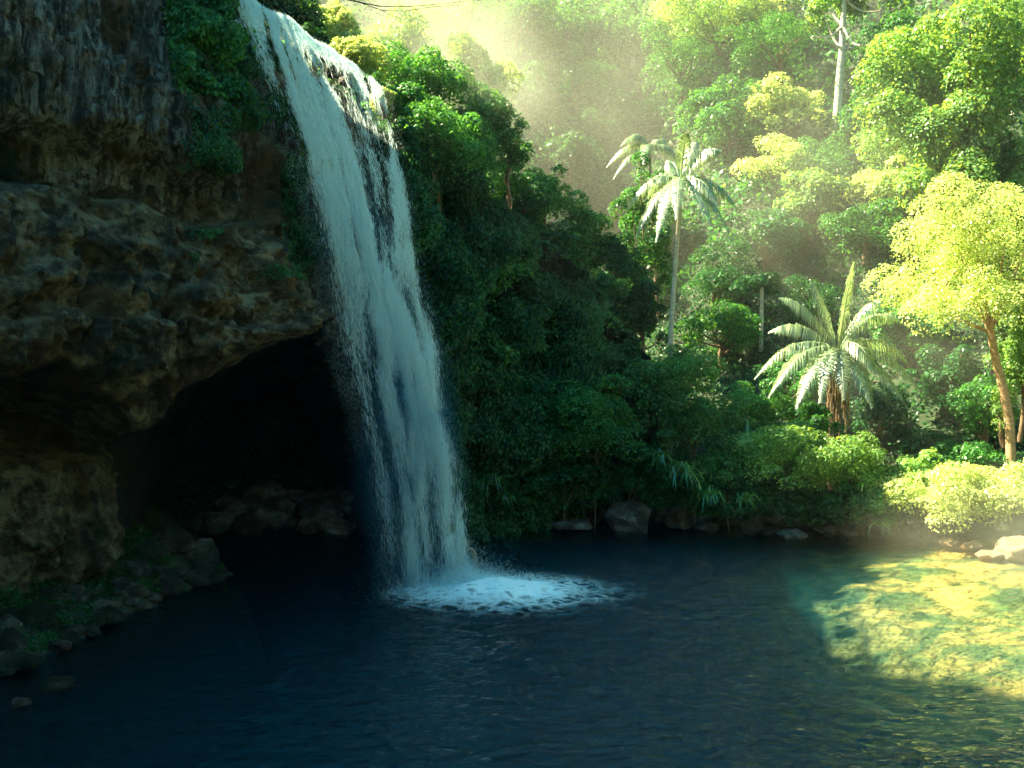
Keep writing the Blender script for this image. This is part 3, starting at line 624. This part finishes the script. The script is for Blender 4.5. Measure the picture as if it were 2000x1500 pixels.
for (px, py, hw, hh, pb, kd, lab, sp_) in TREES:
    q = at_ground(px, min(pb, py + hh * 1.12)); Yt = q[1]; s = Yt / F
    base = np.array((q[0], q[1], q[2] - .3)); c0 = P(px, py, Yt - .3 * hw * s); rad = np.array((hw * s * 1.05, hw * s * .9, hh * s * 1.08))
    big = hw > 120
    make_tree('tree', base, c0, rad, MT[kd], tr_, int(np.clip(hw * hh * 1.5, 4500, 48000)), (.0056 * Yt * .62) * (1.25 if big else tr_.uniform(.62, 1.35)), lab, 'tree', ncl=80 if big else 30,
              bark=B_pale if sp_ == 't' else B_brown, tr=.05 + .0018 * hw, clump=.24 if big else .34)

# trees on the cliff spur and around the river gap
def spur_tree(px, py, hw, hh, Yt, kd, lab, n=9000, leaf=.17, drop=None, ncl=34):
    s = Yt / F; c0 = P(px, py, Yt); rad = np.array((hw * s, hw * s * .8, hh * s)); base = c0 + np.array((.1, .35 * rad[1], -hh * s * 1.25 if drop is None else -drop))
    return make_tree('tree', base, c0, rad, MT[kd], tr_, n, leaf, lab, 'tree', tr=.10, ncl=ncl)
spur_tree(690, 125, 66, 62, 40.5, 'y', 'sunlit yellow bush tree glowing over the lip of the fall', 9000, .16)
spur_tree(655, 55, 62, 60, 46, 'y', 'pale sunlit tree at the left of the river gap', 8000, .2)
spur_tree(780, 110, 76, 90, 50, 'f', 'hazy bright tree behind the yellow bush tree', 7000, .2)
spur_tree(735, 175, 40, 30, 38.5, 'm', 'dark green bush tree at the right end of the lip', 5000, .13)
spur_tree(745, 190, 26, 22, 36.6, 'y', 'small sunlit bush at the very end of the lip', 2600, .12)
spur_tree(830, 185, 90, 84, 42, 'm', 'shaded green tree crowning the cliff right of the fall', 10000, .16)
spur_tree(905, 150, 70, 90, 47, 'f', 'hazy bright tree in the sunbeam behind the crowning tree', 7000, .2)
spur_tree(975, 160, 40, 50, 47, 'y', 'small glowing tree top in the sunbeam', 4000, .18)
spur_tree(935, 240, 76, 84, 42.5, 'm', 'hazy tree on the shoulder of the cliff in the sunbeam', 9000, .16)
spur_tree(985, 310, 52, 90, 43, 'm', 'narrow hazy tree hanging at the outer edge of the cliff shoulder', 7000, .15)
spur_tree(850, 290, 90, 84, 38.6, 'm', 'dark glossy tree leaning off the cliff beside the fall', 17000, .13, ncl=60)
spur_tree(780, 290, 46, 70, 37.2, 'd', 'narrow dark tree clinging to the wall right against the fall', 8000, .12)
spur_tree(800, 210, 60, 50, 39.5, 'm', 'dark round tree behind the end of the lip', 9000, .13)
spur_tree(910, 300, 60, 70, 40.5, 'm', 'dark green tree between the leaning one and the shoulder tree', 10000, .13)
spur_tree(900, 390, 60, 66, 39.6, 'd', 'dark tree hanging on the wall below the leaning glossy tree', 9000, .13)
spur_tree(960, 440, 50, 50, 41, 'd', 'dark shrubby tree right on the middle of the green wall', 7000, .13)
spur_tree(1075, 480, 56, 44, 43.5, 'd', 'dark rounded tree on the sloping top of the green wall', 7000, .14)
spur_tree(1160, 560, 50, 44, 44.5, 'd', 'dark tree lower on the sloping top of the green wall', 7000, .14)
spur_tree(560, 30, 70, 60, 42, 'd', 'dark tree over the river behind the top of the fall', 8000, .16)
spur_tree(480, 0, 60, 46, 41, 'd', 'dark tree at the top edge behind the start of the fall', 7000, .16)
spur_tree(610, 95, 34, 36, 38.6, 'd', 'dark bush tree hugging the far bank of the river', 5000, .13)

spur_tree(1262, 450, 64, 150, 50, 'm', 'hazy tree hiding the foot of the faint palm', 9000, .18)
spur_tree(1015, 410, 60, 60, 44.5, 'd', 'dark tree spilling over the outer shoulder of the wall')
spur_tree(1060, 400, 60, 80, 47, 'm', 'hazy tree just behind the outer shoulder of the wall')
spur_tree(1130, 460, 64, 80, 48, 'm', 'hazy tree behind the sloping top of the wall')
spur_tree(1195, 520, 60, 80, 48, 'd', 'dark tree filling the slope left of the tall palm')
spur_tree(1250, 620, 56, 80, 47, 'd', 'dark tree beside the lower trunk of the tall palm')
# tall white-barked tree
q = at_ground(1633, 262); s = q[1] / F
rt = empty('tree', tuple(q), label='tall tree with bare white trunk and thin crown at the top of the slope', cat='tree')
A = Acc(); pts = [P(px, py, q[1]) - q for px, py in ((1633, 262), (1636, 210), (1640, 150), (1645, 95), (1646, 50), (1650, 0), (1652, -60))]
A.tube(pts, [.30, .27, .24, .21, .18, .13, .08], 10)
for e in ((1590, 70, 0), (1560, 20, 0), (1700, 60, 0), (1720, 20, 0), (1600, -30, 0), (1690, -40, 0), (1610, 30, 0), (1680, 88, 0)):
    st_i = tr_.randint(3, 6); e3 = P(e[0], e[1], q[1] + tr_.uniform(-3, 3)) - q
    t_ = np.linspace(0, 1, 7)[:, None]; A.tube(pts[st_i] * (1 - t_) + e3 * t_ + np.sin(t_ * 3.14) * np.array((0, 0, -.4)), np.linspace(.09, .03, 7), 6)
A.build('trunk', B_pale, rt)
p, nr, _ = tree_points(tr_, (120 * s, 70 * s, 80 * s), 30, 6500, -.3, .2); V, Q = leaf_arrays(p + (P(1640, 10, q[1]) - q), nr, .24, tr_); mesh_from('crown', V, Q, L_fresh, rt, smooth=False)

# leaning tan tree with the glowing yellow crown, right edge
Yt = 39.5; base = P(1978, 900, Yt); base[2] = G(np.array([base[0]]), np.array([Yt]))[0]
rt = empty('tree', tuple(base), label='leaning tan trunked tree with glowing yellow crown at the right edge', cat='tree')
pts = [base - base] + [P(px, py, Yt) - base for px, py in ((1972, 830), (1962, 770), (1945, 705), (1935, 650), (1925, 600), (1915, 540), (1905, 470))]
A = Acc(); A.tube(pts, [.20, .19, .18, .165, .15, .12, .09, .05], 10)
rad = np.array((3.9, 3.1, 3.5)); cen = P(1905, 530, Yt) - base
p, nr, cc = tree_points(np.random.RandomState(77), rad, 110, 38000, -.6, .22, 3.)
V, Q = leaf_arrays(p + cen, nr, .115 * tr_.uniform(.7, 1.3, len(p)), tr_); mesh_from('crown', V, Q, L_yel, rt, smooth=False)
for q_ in cc[:22]:
    s0 = pts[tr_.randint(4, 8)]; e = cen + q_ * .95; t_ = np.linspace(0, 1, 6)[:, None]
    A.tube(s0 * (1 - t_) + e * t_ + np.sin(t_ * 3.14) * np.array((0, 0, -.15)), np.linspace(.06, .015, 6), 5)
A.build('trunk', B_tan, rt)
spur_tree(1992, 690, 46, 130, 40.6, 'f', 'leafy green mass on the right edge beside the leaning tan trunk', 9000, .12)
spur_tree(1960, 800, 30, 50, 39.8, 'f', 'small leafy offshoot low on the leaning tan trunk', 2500, .11)
# thin bare pole-like stem between the palms
q = at_ground(1486, 690); A = Acc(); a1 = P(1488, 560, q[1]) - q; t_ = np.linspace(0, 1, 6)[:, None]
rt = empty('tree', tuple(q), label='thin straight grey stem standing left of the broad palm', cat='tree'); A.tube(a1 * t_, np.linspace(.12, .09, 6), 8); A.build('trunk', B_pale, rt)
p, nr, _ = tree_points(tr_, (1.3, 1.1, .8), 14, 2200, -.3, .35); V, Q = leaf_arrays(p + a1, nr, .18, tr_); mesh_from('crown', V, Q, L_dark, rt, smooth=False)

# shore shrubs (px, py centre, half w, half h, Y, kind, label)
SHR = [
 (1165, 830, 112, 84, 40.2, 'm', 'big rounded dark green shrub at the middle of the far bank'),
 (1040, 850, 80, 70, 40.8, 'd', 'dark shrub left of the big rounded one on the far bank'),
 (1310, 745, 92, 60, 41.4, 'm', 'leafy shrub at the foot of the tall palm trunk'),
 (1365, 825, 72, 58, 40.4, 'm', 'shrub right of the big rounded one above the strap leaves'),
 (1540, 895, 120, 70, 39.6, 'f', 'wide sunlit topped shrub below the broad palm'),
 (1660, 920, 70, 62, 39.2, 'f', 'bright speckled shrub between the wide shrub and the yellow one'),
 (1700, 990, 60, 44, 38.6, 'm', 'low green shrub hanging over the water below the speckled one'),
 (1870, 975, 120, 56, 37.6, 'y', 'long glowing yellow green shrub hanging over the right shore'),
 (1975, 960, 60, 56, 37.9, 'y', 'glowing shrub at the right edge above the bright boulder'),
 (1800, 935, 60, 50, 39.0, 'f', 'green shrub behind the long glowing one'),
 (1900, 905, 80, 40, 39.8, 'm', 'shaded shrub at the foot of the leaning tree'),
 (1430, 900, 60, 60, 39.9, 'm', 'dark shrub between the strap leaves and the wide shrub'),
 (1100, 920, 80, 50, 40.6, 'd', 'dark low shrub under the big rounded one'),
 (1240, 930, 70, 56, 40.7, 'd', 'dark low shrub left of the large strap leaf clump'),
 (980, 925, 60, 44, 41.0, 'd', 'dark low shrub nearest the fall on the far bank'),
 (1340, 960, 60, 40, 40.4, 'd', 'dark shrub in the shade under the strap leaves'),
 (1480, 975, 80, 44, 39.8, 'd', 'dark shrub hanging low over the bank stones'),
 (1610, 1000, 70, 36, 39.2, 'd', 'dark shrub hanging over the long grey rock'),
 (1470, 800, 70, 48, 41.6, 'm', 'shrub behind the wide sunlit topped one'),
 (1000, 780, 80, 56, 41.6, 'd', 'dark shrub climbing the wall above the bank near the fall'),
 (1210, 720, 60, 50, 42.6, 'd', 'dark shrub left of the foot of the tall palm'),
 (1090, 700, 80, 60, 43.0, 'd', 'dark leafy shrub low on the green wall'),
 (1590, 830, 40, 34, 40.2, 'm', 'small shrub at the foot of the broad palm trunk'),
]
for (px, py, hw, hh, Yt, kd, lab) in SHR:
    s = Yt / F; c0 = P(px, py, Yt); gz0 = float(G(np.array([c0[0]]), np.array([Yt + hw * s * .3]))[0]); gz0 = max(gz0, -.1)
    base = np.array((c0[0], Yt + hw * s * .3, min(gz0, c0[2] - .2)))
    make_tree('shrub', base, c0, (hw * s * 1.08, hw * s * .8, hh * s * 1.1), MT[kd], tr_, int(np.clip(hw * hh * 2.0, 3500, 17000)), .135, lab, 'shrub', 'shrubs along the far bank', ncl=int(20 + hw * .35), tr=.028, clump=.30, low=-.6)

for i_, px in enumerate((945, 1020, 1080, 1150, 1290, 1400, 1520, 1580, 1640, 1740, 1790)):
    s = 40.6 / F; c0 = P(px, 978 + (i_ % 3) * 8 - (20 if px < 1300 else 0) + (16 if px > 1600 else 0), 41.3 if px < 1500 else 40.2 - (px - 1500) * .004); b_ = c0 + np.array((0, .9, -.7))
    make_tree('shrub', b_, c0, (1.3, .9, .62), (L_dark, L_mid)[i_ % 2], tr_, 5200, .12, 'low leafy shrub drooping to the waterline of the far bank', 'shrub', 'low shrubs drooping to the water', ncl=26, tr=.03, clump=.3, low=-.7)
# strap-leaved clumps
def strap(px, py, Yt, r, nbl, lab):
    s = Yt / F; c0 = P(px, py, Yt); A = Acc(); r *= .8
    root = empty('strap_leaf_plant', tuple(c0 - np.array((0, 0, r * .3))), label=lab, cat='plant', group='strap leaved plants on the far bank')
    for k in range(nbl):
        az = tr_.rand() * 6.283; el = tr_.uniform(.35, 1.35); L = r * tr_.uniform(.7, 1.25); h = np.array((math.cos(az), math.sin(az), 0)); t = np.linspace(0, 1, 7)
        org = np.array((tr_.normal() * r * .22, tr_.normal() * r * .15, tr_.normal() * r * .12))
        pth = org + h * (L * t * math.cos(el) * 1.1)[:, None] + np.array((0, 0, 1.)) * (L * (t * math.sin(el) - 1.05 * t ** 2.2))[:, None]
        side = np.cross(h, (0, 0, 1.)) * 1.0; wd = (.036 * (1 - t ** 1.6) + .003)[:, None]
        V = np.concatenate([pth - side * wd, pth + side * wd]); i = np.arange(6); A.add(V, np.stack([i, i + 1, i + 8, i + 7], 1))
    A.build('leaves', L_strap, root, smooth=False); return root
strap(1330, 905, 38.9, 1.35, 110, 'large bright strap leaf clump right of the big rounded shrub')
strap(1290, 880, 39.3, .9, 60, 'strap leaf clump at the left shoulder of the large bright one')
strap(1385, 955, 38.7, .95, 70, 'strap leaf clump hanging just right of the large bright one')
strap(1455, 965, 38.7, .8, 60, 'drooping strap leaf clump in the shade right of the large clumps')
strap(960, 925, 39.6, 1.15, 80, 'strap leaf clump on the bank nearest the fall')
strap(990, 960, 39.4, .7, 40, 'small strap leaf clump over the blue grey boulder')
strap(1010, 850, 40.0, .8, 40, 'faint strap leaf clump left of the big rounded shrub')
strap(1470, 820, 40.4, .9, 46, 'upright strap leaf clump behind the wide shrub')
strap(1720, 1010, 37.9, .85, 46, 'strap leaf clump trailing over the water below the bright shrub')
strap(1360, 790, 40.2, .7, 36, 'thin strap leaf clump above the large bright ones')
strap(1690, 940, 38.4, .6, 30, 'small strap leaf clump in the speckled shrub')

# palms
def frond(root, org, az, el, L, droop, rg, leaflet=.75, mat=L_palm, name='frond', dens=64, hang=1.0):
    A = Acc(); h = np.array((math.cos(az), math.sin(az), 0)); t = np.linspace(0, 1, 12)
    pth = org + h * (L * t * math.cos(el))[:, None] + np.array((0, 0, 1.)) * (L * (t * math.sin(el) - droop * t ** 2.1))[:, None]
    A.tube(pth, .045 * (1.15 - t), 5)
    u = np.linspace(.14, .99, dens); c = np.stack([np.interp(u, t, pth[:, i]) for i in range(3)], 1); tg = unit(np.gradient(c, axis=0))
    side0 = np.cross(h, (0, 0, 1.))
    for sg in (-1, 1):
        side = side0 * sg; ln = leaflet * np.sin(np.clip(u * 1.06, 0, 1) * math.pi * .86 + .35) ** .7 * rg.uniform(.8, 1.1, len(u))
        d0 = unit(side * .8 + tg * .55 + np.array((0, 0, .12)) + rg.normal(size=(len(u), 3)) * .07)
        mid = c + d0 * (ln * .45)[:, None]; tip = mid + unit(d0 * (1 - hang * .75) + np.array((0, 0, -hang))) * (ln * .62)[:, None]
        wd = tg * .026
        V = np.stack([c - wd * .5, c + wd * .5, mid - wd, mid + wd, tip - wd * .1, tip + wd * .1], 1).reshape(-1, 3); i = np.arange(len(u))[:, None] * 6
        A.add(V, np.concatenate([i + np.array([[0, 1, 3, 2]]), i + np.array([[2, 3, 5, 4]])]))
    return A.build(name, mat, root, smooth=False)
pr = np.random.RandomState(4)
def palm(basep, tops, label, specs, trunk_r, mat_tr, skirt=False, leaflet=.8, spear=None, ring=None):
    root = empty('palm_tree', tuple(basep), label=label, cat='palm tree'); A = Acc()
    pts = [np.zeros(3)] + [np.asarray(t) - basep for t in tops]; A.tube(pts, np.linspace(trunk_r * 1.15, trunk_r * .8, len(pts)), 10)
    A.build('trunk', mat_tr, root); org = pts[-1]
    for (dx, el, L, droop, azo) in specs:
        # dx: sideways heading (-1 left .. 1 right); azo: towards (-) or away (+) from the pool
        az = math.atan2(azo, dx); frond(root, org + np.array((0, 0, pr.uniform(-.1, .2))), az, el, L * 1.18, droop * 1.3, pr, leaflet)
    if spear: 
        A = Acc(); A.tube([org, org + np.asarray(spear) * .5, org + np.asarray(spear)], [.05, .05, .01], 6); A.build('spear_leaf', L_yel, root)
    if skirt:
        A = Acc()
        for k in range(46):
            a = pr.rand() * 6.28; z0 = pr.uniform(-2.4, -.1); r0 = .22; L = pr.uniform(.5, 1.3); o0 = org + np.array((math.cos(a) * r0, math.sin(a) * r0, z0))
            e = o0 + np.array((math.cos(a) * .22, math.sin(a) * .22, -L)); A.tube([o0, (o0 + e) / 2 + np.array((math.cos(a), math.sin(a), 0)) * .12, e], [.035, .03, .006], 4)
        A.build('dead_frond_skirt', B_tan, root)
    return root
Yp = 45.5
b = P(1308, 700, Yp); b[2] = min(b[2], float(G(np.array([b[0]]), np.array([Yp]))[0]))
palm(b, [P(1309, 680, Yp), P(1312, 620, Yp), P(1316, 560, Yp), P(1322, 480, Yp), P(1326, 420, Yp), P(1330, 360, Yp)],
     'tall slender palm with a white lower trunk in the middle of the slope',
     [(-1, .45, 2.5, .75, .2), (-1, .1, 2.1, .85, -.5), (-.6, .0, 2.0, 1.0, -.8), (-.25, .4, 2.2, .9, -1), (.4, .2, 2.0, .9, -.9), (1, .0, 1.9, .8, -.5), (1, .35, 2.4, .6, .1), (.9, .7, 2.4, .75, .7),
      (.30, 1.25, 3.2, .32, .3), (.62, 1.05, 3.1, .38, -.3), (.10, 1.4, 2.6, .25, -.3), (-.2, 1.2, 2.3, .4, .5), (-.9, .8, 2.3, .7, .9), (.5, .6, 2.2, .8, -.6)], .105, B_pale, leaflet=.85)
Yq = 56.; b = np.array((P(1288, 0, Yq)[0], Yq, float(G(np.array([P(1288, 0, Yq)[0]]), np.array([Yq]))[0])))
palm(b, [P(1272, 420, Yq), P(1270, 330, Yq), P(1268, 290, Yq)], 'faint palm in the mist just behind the tall slender one',
     [(-1, .4, 2.2, .6, .2), (-1, .8, 2.1, .6, -.3), (-.6, 1.1, 2.0, .5, .2), (-1, .1, 1.8, .7, -.2), (.5, 1.0, 2.0, .6, .3), (.9, .5, 1.9, .7, .2), (-.3, .5, 2.0, .8, -1)], .09, B_brown, leaflet=.7)
Yp = 41.8; b = P(1628, 862, Yp); b[2] = min(b[2], float(G(np.array([b[0]]), np.array([Yp]))[0]))
palm(b, [P(1628, 850, Yp), P(1630, 790, Yp), P(1632, 740, Yp), P(1636, 690, Yp)], 'broad palm with long arching fronds and a ragged brown trunk',
     [(-1, .55, 3.4, .62, .1), (-1, .35, 3.0, .70, -.3), (-.9, .15, 2.5, .75, -.7), (-.7, .45, 2.2, .95, -1), (-1, .85, 3.6, .42, .35), (-.8, 1.05, 4.0, .30, .2), (-.35, 1.3, 3.6, .18, .3),
      (.16, 1.42, 3.9, .12, -.15), (.55, 1.15, 4.2, .40, -.1), (.75, .95, 4.1, .42, .15), (1, .6, 3.6, .52, .3), (1, .45, 3.4, .72, -.2), (.9, .2, 2.4, .75, -.6), (.35, .2, 1.9, .9, -1), (-.2, .5, 2.0, 1.0, -1),
      (.5, .9, 2.6, .8, -.8), (1, .8, 3.0, .7, .8), (-.8, .7, 3.0, .8, .9)], .24, B_brown, skirt=True, leaflet=.95, spear=(.25, -.2, 2.4))

# ------------------------------------------------------------------ ground cover, creepers and moss (uncountable)
def cover(name, pts, nr, size, mat, label, rg, droop=.5):
    V, Q = leaf_arrays(pts, nr, size * rg.uniform(.6, 1.3, len(pts)), rg, .55, droop); return tag(mesh_from(name, V, Q, mat, smooth=False), label, kind='stuff')
cr_ = np.random.RandomState(33)
# slope undergrowth
def undergrowth(N, ymin, ymax, size, mat, name, label, thick, xr=(-26, 52)):
    y = cr_.uniform(ymin, ymax, N * 4); x = cr_.uniform(-.58, .58, N * 4) * y; x = np.where(x < -26, cr_.uniform(-20, 20, N * 4), x)
    sd = pool_sd(x, y); keep = sd > .3; x, y = x[keep][:N], y[keep][:N]
    n1 = noise(st3(x * .45, y * .45, 2.)); hmp = thick * np.clip(.45 + 1.2 * n1, .05, 2) * np.minimum(1, pool_sd(x, y) * .6)
    zz = G(x, y) + hmp * cr_.rand(len(x)) ** .35
    cover(name, st3(x, y, zz), unit(cr_.normal(size=(len(x), 3)) * .6 + np.array((0, -.4, .8))), size, mat, label, cr_)
undergrowth(90000, 41, 62, .20, L_dark, 'undergrowth', 'dark leafy undergrowth covering the slope behind the bank', 1.3)
undergrowth(110000, 58, 112, .42, L_mid, 'undergrowth', 'green undergrowth covering the far slope', 2.6)
# creepers on the wall right of the fall
def on_cliff(N, c0, c1, z0, z1, size, mat, name, label, thick, nscale=.35, thr=-.1, droop=1.2, edge=60):
    js = np.where((cc_ > c0) & (cc_ < c1))[0]; j = cr_.choice(js, N * 4); zt = cr_.uniform(z0, z1, N * 4); zt = np.minimum(zt, ctop[j] - .02)
    i = np.clip(((zt + 2.2) / (ctop[j] + 2.2) * (NR - 1)).astype(int), 0, NR - 1)
    p = np.stack([X[i, j], Y[i, j], Z[i, j]], 1); nn = cliff_n[i, j]; nn = nn * np.where((nn[:, 1] > 0) & (nn[:, 0] < .2), -1, 1)[:, None]
    nn = np.stack([nrm2[j, 0], nrm2[j, 1], 0 * nrm2[j, 0]], 1)
    ns = fbm(p * nscale, 3); fe = np.minimum((cc_[j] - c0) / edge, (c1 - cc_[j]) / edge).clip(0, 1)
    keep = (ns > thr) & (cr_.rand(len(j)) < np.clip((ns - thr) * 4, .1, 1) * fe); p, nn, ns, z_ = p[keep][:N], nn[keep][:N], ns[keep][:N], 0
    t = cr_.rand(len(p)) ** .7 * thick * np.clip((ns - thr) * 2.2, .15, 1.4)
    p = p + nn * t[:, None] + np.array((0, 0, -.2)) * t[:, None]
    cover(name, p, unit(nn * .7 + np.array((0, 0, .5)) + cr_.normal(size=p.shape) * .5), size, mat, label, cr_, droop)
on_cliff(120000, 745, 1330, -.2, 16, .15, L_dark, 'creepers', 'dark creepers and ferns covering the shaded wall right of the fall', 1.5, .35, -.35)
on_cliff(26000, 745, 1180, 2, 16, .15, L_mid, 'creepers', 'brighter creeper patches on the shaded wall right of the fall', 1.9, .6, .12)
on_cliff(26000, 330, 600, 9.5, 19.5, .11, L_moss, 'moss', 'dark moss and ferns hanging beside the top of the fall', .9, .55, -.05)
on_cliff(16000, 330, 455, 14.8, 20.5, .14, L_mid, 'hanging_ferns', 'bright ferns hanging over the start of the fall', 1.5, .5, -.3, edge=30)
on_cliff(9000, 560, 800, 1.0, 7, .10, L_moss, 'moss', 'dark moss on the wall inside the cave', .4, .6, -.1)
# moss on left bank
def bank_moss(N):
    x = cr_.uniform(-17, -7.5, N * 5); y = cr_.uniform(20, 34, N * 5); sd = pool_sd(x, y); k = (sd > .05) & (sd < 6) & (fbm(st3(x * .6, y * .6, 0.), 3) > -.1); x, y = x[k][:N], y[k][:N]
    zz = G(x, y) + cr_.rand(len(x)) * .22
    cover('moss', st3(x, y, zz), unit(cr_.normal(size=(len(x), 3)) * .6 + np.array((0, -.3, .9))), .085, L_moss, 'dark green moss and herbs covering the left bank', cr_, .2)
bank_moss(90000)

for k, (px, y0, y1, Yv) in enumerate(((842, 330, 425, 38.0), (858, 300, 380, 38.2), (936, 490, 600, 40.2), (998, 330, 430, 42.4), (1022, 520, 640, 41.8), (880, 520, 640, 39.0), (905, 600, 720, 39.6))):
    a_ = P(px, y0, Yv); t_ = np.linspace(0, 1, 14)[:, None]; e_ = P(px + 4 * (-1) ** k, y1, Yv); A = Acc()
    A.tube((e_ - a_) * t_ + np.concatenate([.10 * np.sin(t_ * 7 + k), .06 * np.cos(t_ * 5), 0 * t_], 1), np.linspace(.028, .012, 14), 5)
    rv = empty('hanging_vine', tuple(a_), label='thin tan vine hanging down the dark leafy wall right of the fall', cat='vine', group='vines hanging on the leafy wall'); A.build('stem', B_tan, rv)
# bare twig hanging in at the top, from a tree rooted on the cliff out of view
root_t = cliff_at(395, 18.5) + np.array((-1.5, 3, .5)); tw = empty('bare_branch', tuple(root_t), label='thin bare branch hanging across the top edge over the misty slope', cat='branch')
A = Acc(); Ytw = 26.
ctl = [root_t, root_t + np.array((1, -2, 3.5)), P(560, -40, 27), P(680, 0, Ytw), P(740, 12, Ytw), P(800, 13, Ytw), P(860, 8, Ytw), P(920, 2, Ytw), P(1000, -8, Ytw)]
A.tube(np.array(ctl) - root_t, [.09, .07, .03, .018, .014, .011, .009, .007, .004], 6)
A.tube(np.array([P(705, 6, Ytw), P(745, 20, Ytw), P(790, 22, Ytw), P(840, 14, Ytw), P(905, 9, Ytw), P(930, 4, Ytw)]) - root_t, [.012, .010, .009, .008, .006, .004], 5)
A.tube(np.array([P(745, 20, Ytw), P(765, 30, Ytw), P(785, 36, Ytw)]) - root_t, [.007, .005, .003], 5)
A.tube(np.array([P(660, -6, Ytw), P(700, 3, Ytw), P(720, -4, Ytw)]) - root_t, [.012, .009, .003], 5)
A.build('twigs', B_brown, tw)

# drifting banks of mist, each densest in its middle
def mist_bank(loc, rad, dens_, seed, label, tilt=0, col=(.92, .97, .76)):
    m, n, out = new_mat('mist_air'); tc = nd(n, 'ShaderNodeTexCoord'); v = tc.outputs['Object']
    ln = nd(n, 'ShaderNodeVectorMath', operation='LENGTH'); n.links.new(v, ln.inputs[0])
    f = nd(n, 'ShaderNodeMapRange', interpolation_type='SMOOTHSTEP'); f.inputs[1].default_value = 1; f.inputs[2].default_value = .15; n.links.new(ln.outputs['Value'], f.inputs[0])
    mp = nd(n, 'ShaderNodeMapping'); mp.inputs['Location'].default_value = (seed, 0, 0); n.links.new(v, mp.inputs[0]); nz = noise_node(n, mp.outputs[0], 2.2, 3, .5, .6)
    g = nd(n, 'ShaderNodeMapRange'); g.inputs[1].default_value = .25; g.inputs[2].default_value = .75; g.inputs[4].default_value = dens_; n.links.new(nz.outputs[0], g.inputs[0])
    mu = nd(n, 'ShaderNodeMath', operation='MULTIPLY'); n.links.new(f.outputs[0], mu.inputs[0]); n.links.new(g.outputs[0], mu.inputs[1])
    vp = nd(n, 'ShaderNodeVolumePrincipled'); vp.inputs['Color'].default_value = (*col, 1); vp.inputs['Anisotropy'].default_value = .3; n.links.new(mu.outputs[0], vp.inputs['Density']); n.links.new(vp.outputs[0], out.inputs['Volume'])
    th = np.linspace(0, 2 * math.pi, 21)[:-1]; ph = np.linspace(-math.pi / 2 + .02, math.pi / 2 - .02, 11)
    V = np.array([(math.cos(b) * math.cos(a), math.cos(b) * math.sin(a), math.sin(b)) for b in ph for a in th]); Q = [(i * 20 + j, i * 20 + (j + 1) % 20, (i + 1) * 20 + (j + 1) % 20, (i + 1) * 20 + j) for i in range(10) for j in range(20)]
    me = bpy.data.meshes.new('mist'); me.from_pydata([tuple(q) for q in V], [], Q + [tuple(range(19, -1, -1)), tuple(range(200, 220))]); me.materials.append(m)
    o = bpy.data.objects.new('mist', me); o.location = loc; o.scale = rad; o.rotation_euler = (0, tilt, 0); C.objects.link(o); return tag(o, label, kind='stuff')
mist_bank(tuple(P(795, 900, 31.2)), (2.2, 2.2, 5.5), .55, 5.5, 'blue spray mist wrapped round the lower fall', col=(.16, .80, .95))
mist_bank(tuple(P(715, 560, 31.0)), (1.9, 2.0, 5.5), .30, 8.5, 'teal spray mist beside the middle of the fall', tilt=-.3, col=(.2, .82, .95))
mist_bank(tuple(P(860, 1110, 31)), (3.2, 3.0, 1.4), .12, 6.1, 'low spray mist hugging the water round the splash', col=(.35, .85, 1.0))
mist_bank(tuple(P(925, 170, 43.5)), (4.8, 3.6, 4.8), .12, 1.9, 'golden mist in the sunbeam on the cliff shoulder')
mist_bank(tuple(P(895, 1142, 30.2)), (1.9, 1.5, .95), .9, 2.2, 'white burst of spray standing on the splash', col=(.85, .97, .97))
mist_bank((12, 82, 34), (75, 34, 36), .012, 2.7, 'broad pale veil of sunlit mist over the far slope')
mist_bank(tuple(P(1600, 400, 52)), (14, 6, 11), .030, 3.9, 'golden mist floating among the lower trees of the slope')
mist_bank(tuple(P(1150, 280, 58)), (12, 9, 13), .022, 1.3, 'brownish bank of mist drifting in the gully left of the palms')
mist_bank(tuple(P(840, 70, 49)), (8, 6, 6), .06, 4.1, 'glowing mist over the river gap behind the fall')
mist_bank(tuple(P(1760, 740, 43)), (7, 4, 5), .05, 7.7, 'mist drifting right of the broad palm')
mist_bank((19.0, 31.5, 1.2), (9, 9, 3.0), .08, 9.2, 'low mist over the sunlit shallows')
# trees on the cliff top beyond the frame: they throw the shade that lies over the pool
for i, (x, y, zb, r) in enumerate([(-16.5, 18, 24, 3.0), (-18, 13, 29, 3.6)]):
    make_tree('tree', (x, y, zb), np.array((x + .5, y, zb + 4.2)), (r, r, r * .8), L_mid, tr_, 7000, .34, 'leafy tree on the cliff top above the shaded rock face', 'tree', 'trees on the cliff top', tr=.2)

# ------------------------------------------------------------------ air
hx = [(-95, -95, -9), (135, 175, 100)]
hv = [(hx[a][0], hx[b_][1], hx[c_][2]) for c_ in (0, 1) for b_ in (0, 1) for a in (0, 1)]
hz = mesh_from('haze', hv, [(0, 2, 3, 1), (4, 5, 7, 6), (0, 1, 5, 4), (2, 6, 7, 3), (0, 4, 6, 2), (1, 3, 7, 5)], vol_mat('air', (.92, .97, .90), .00025, .35), smooth=False)
tag(hz, kind='stuff', label='thin sunlit mist filling the gorge')
hz.display_type = 'WIRE'
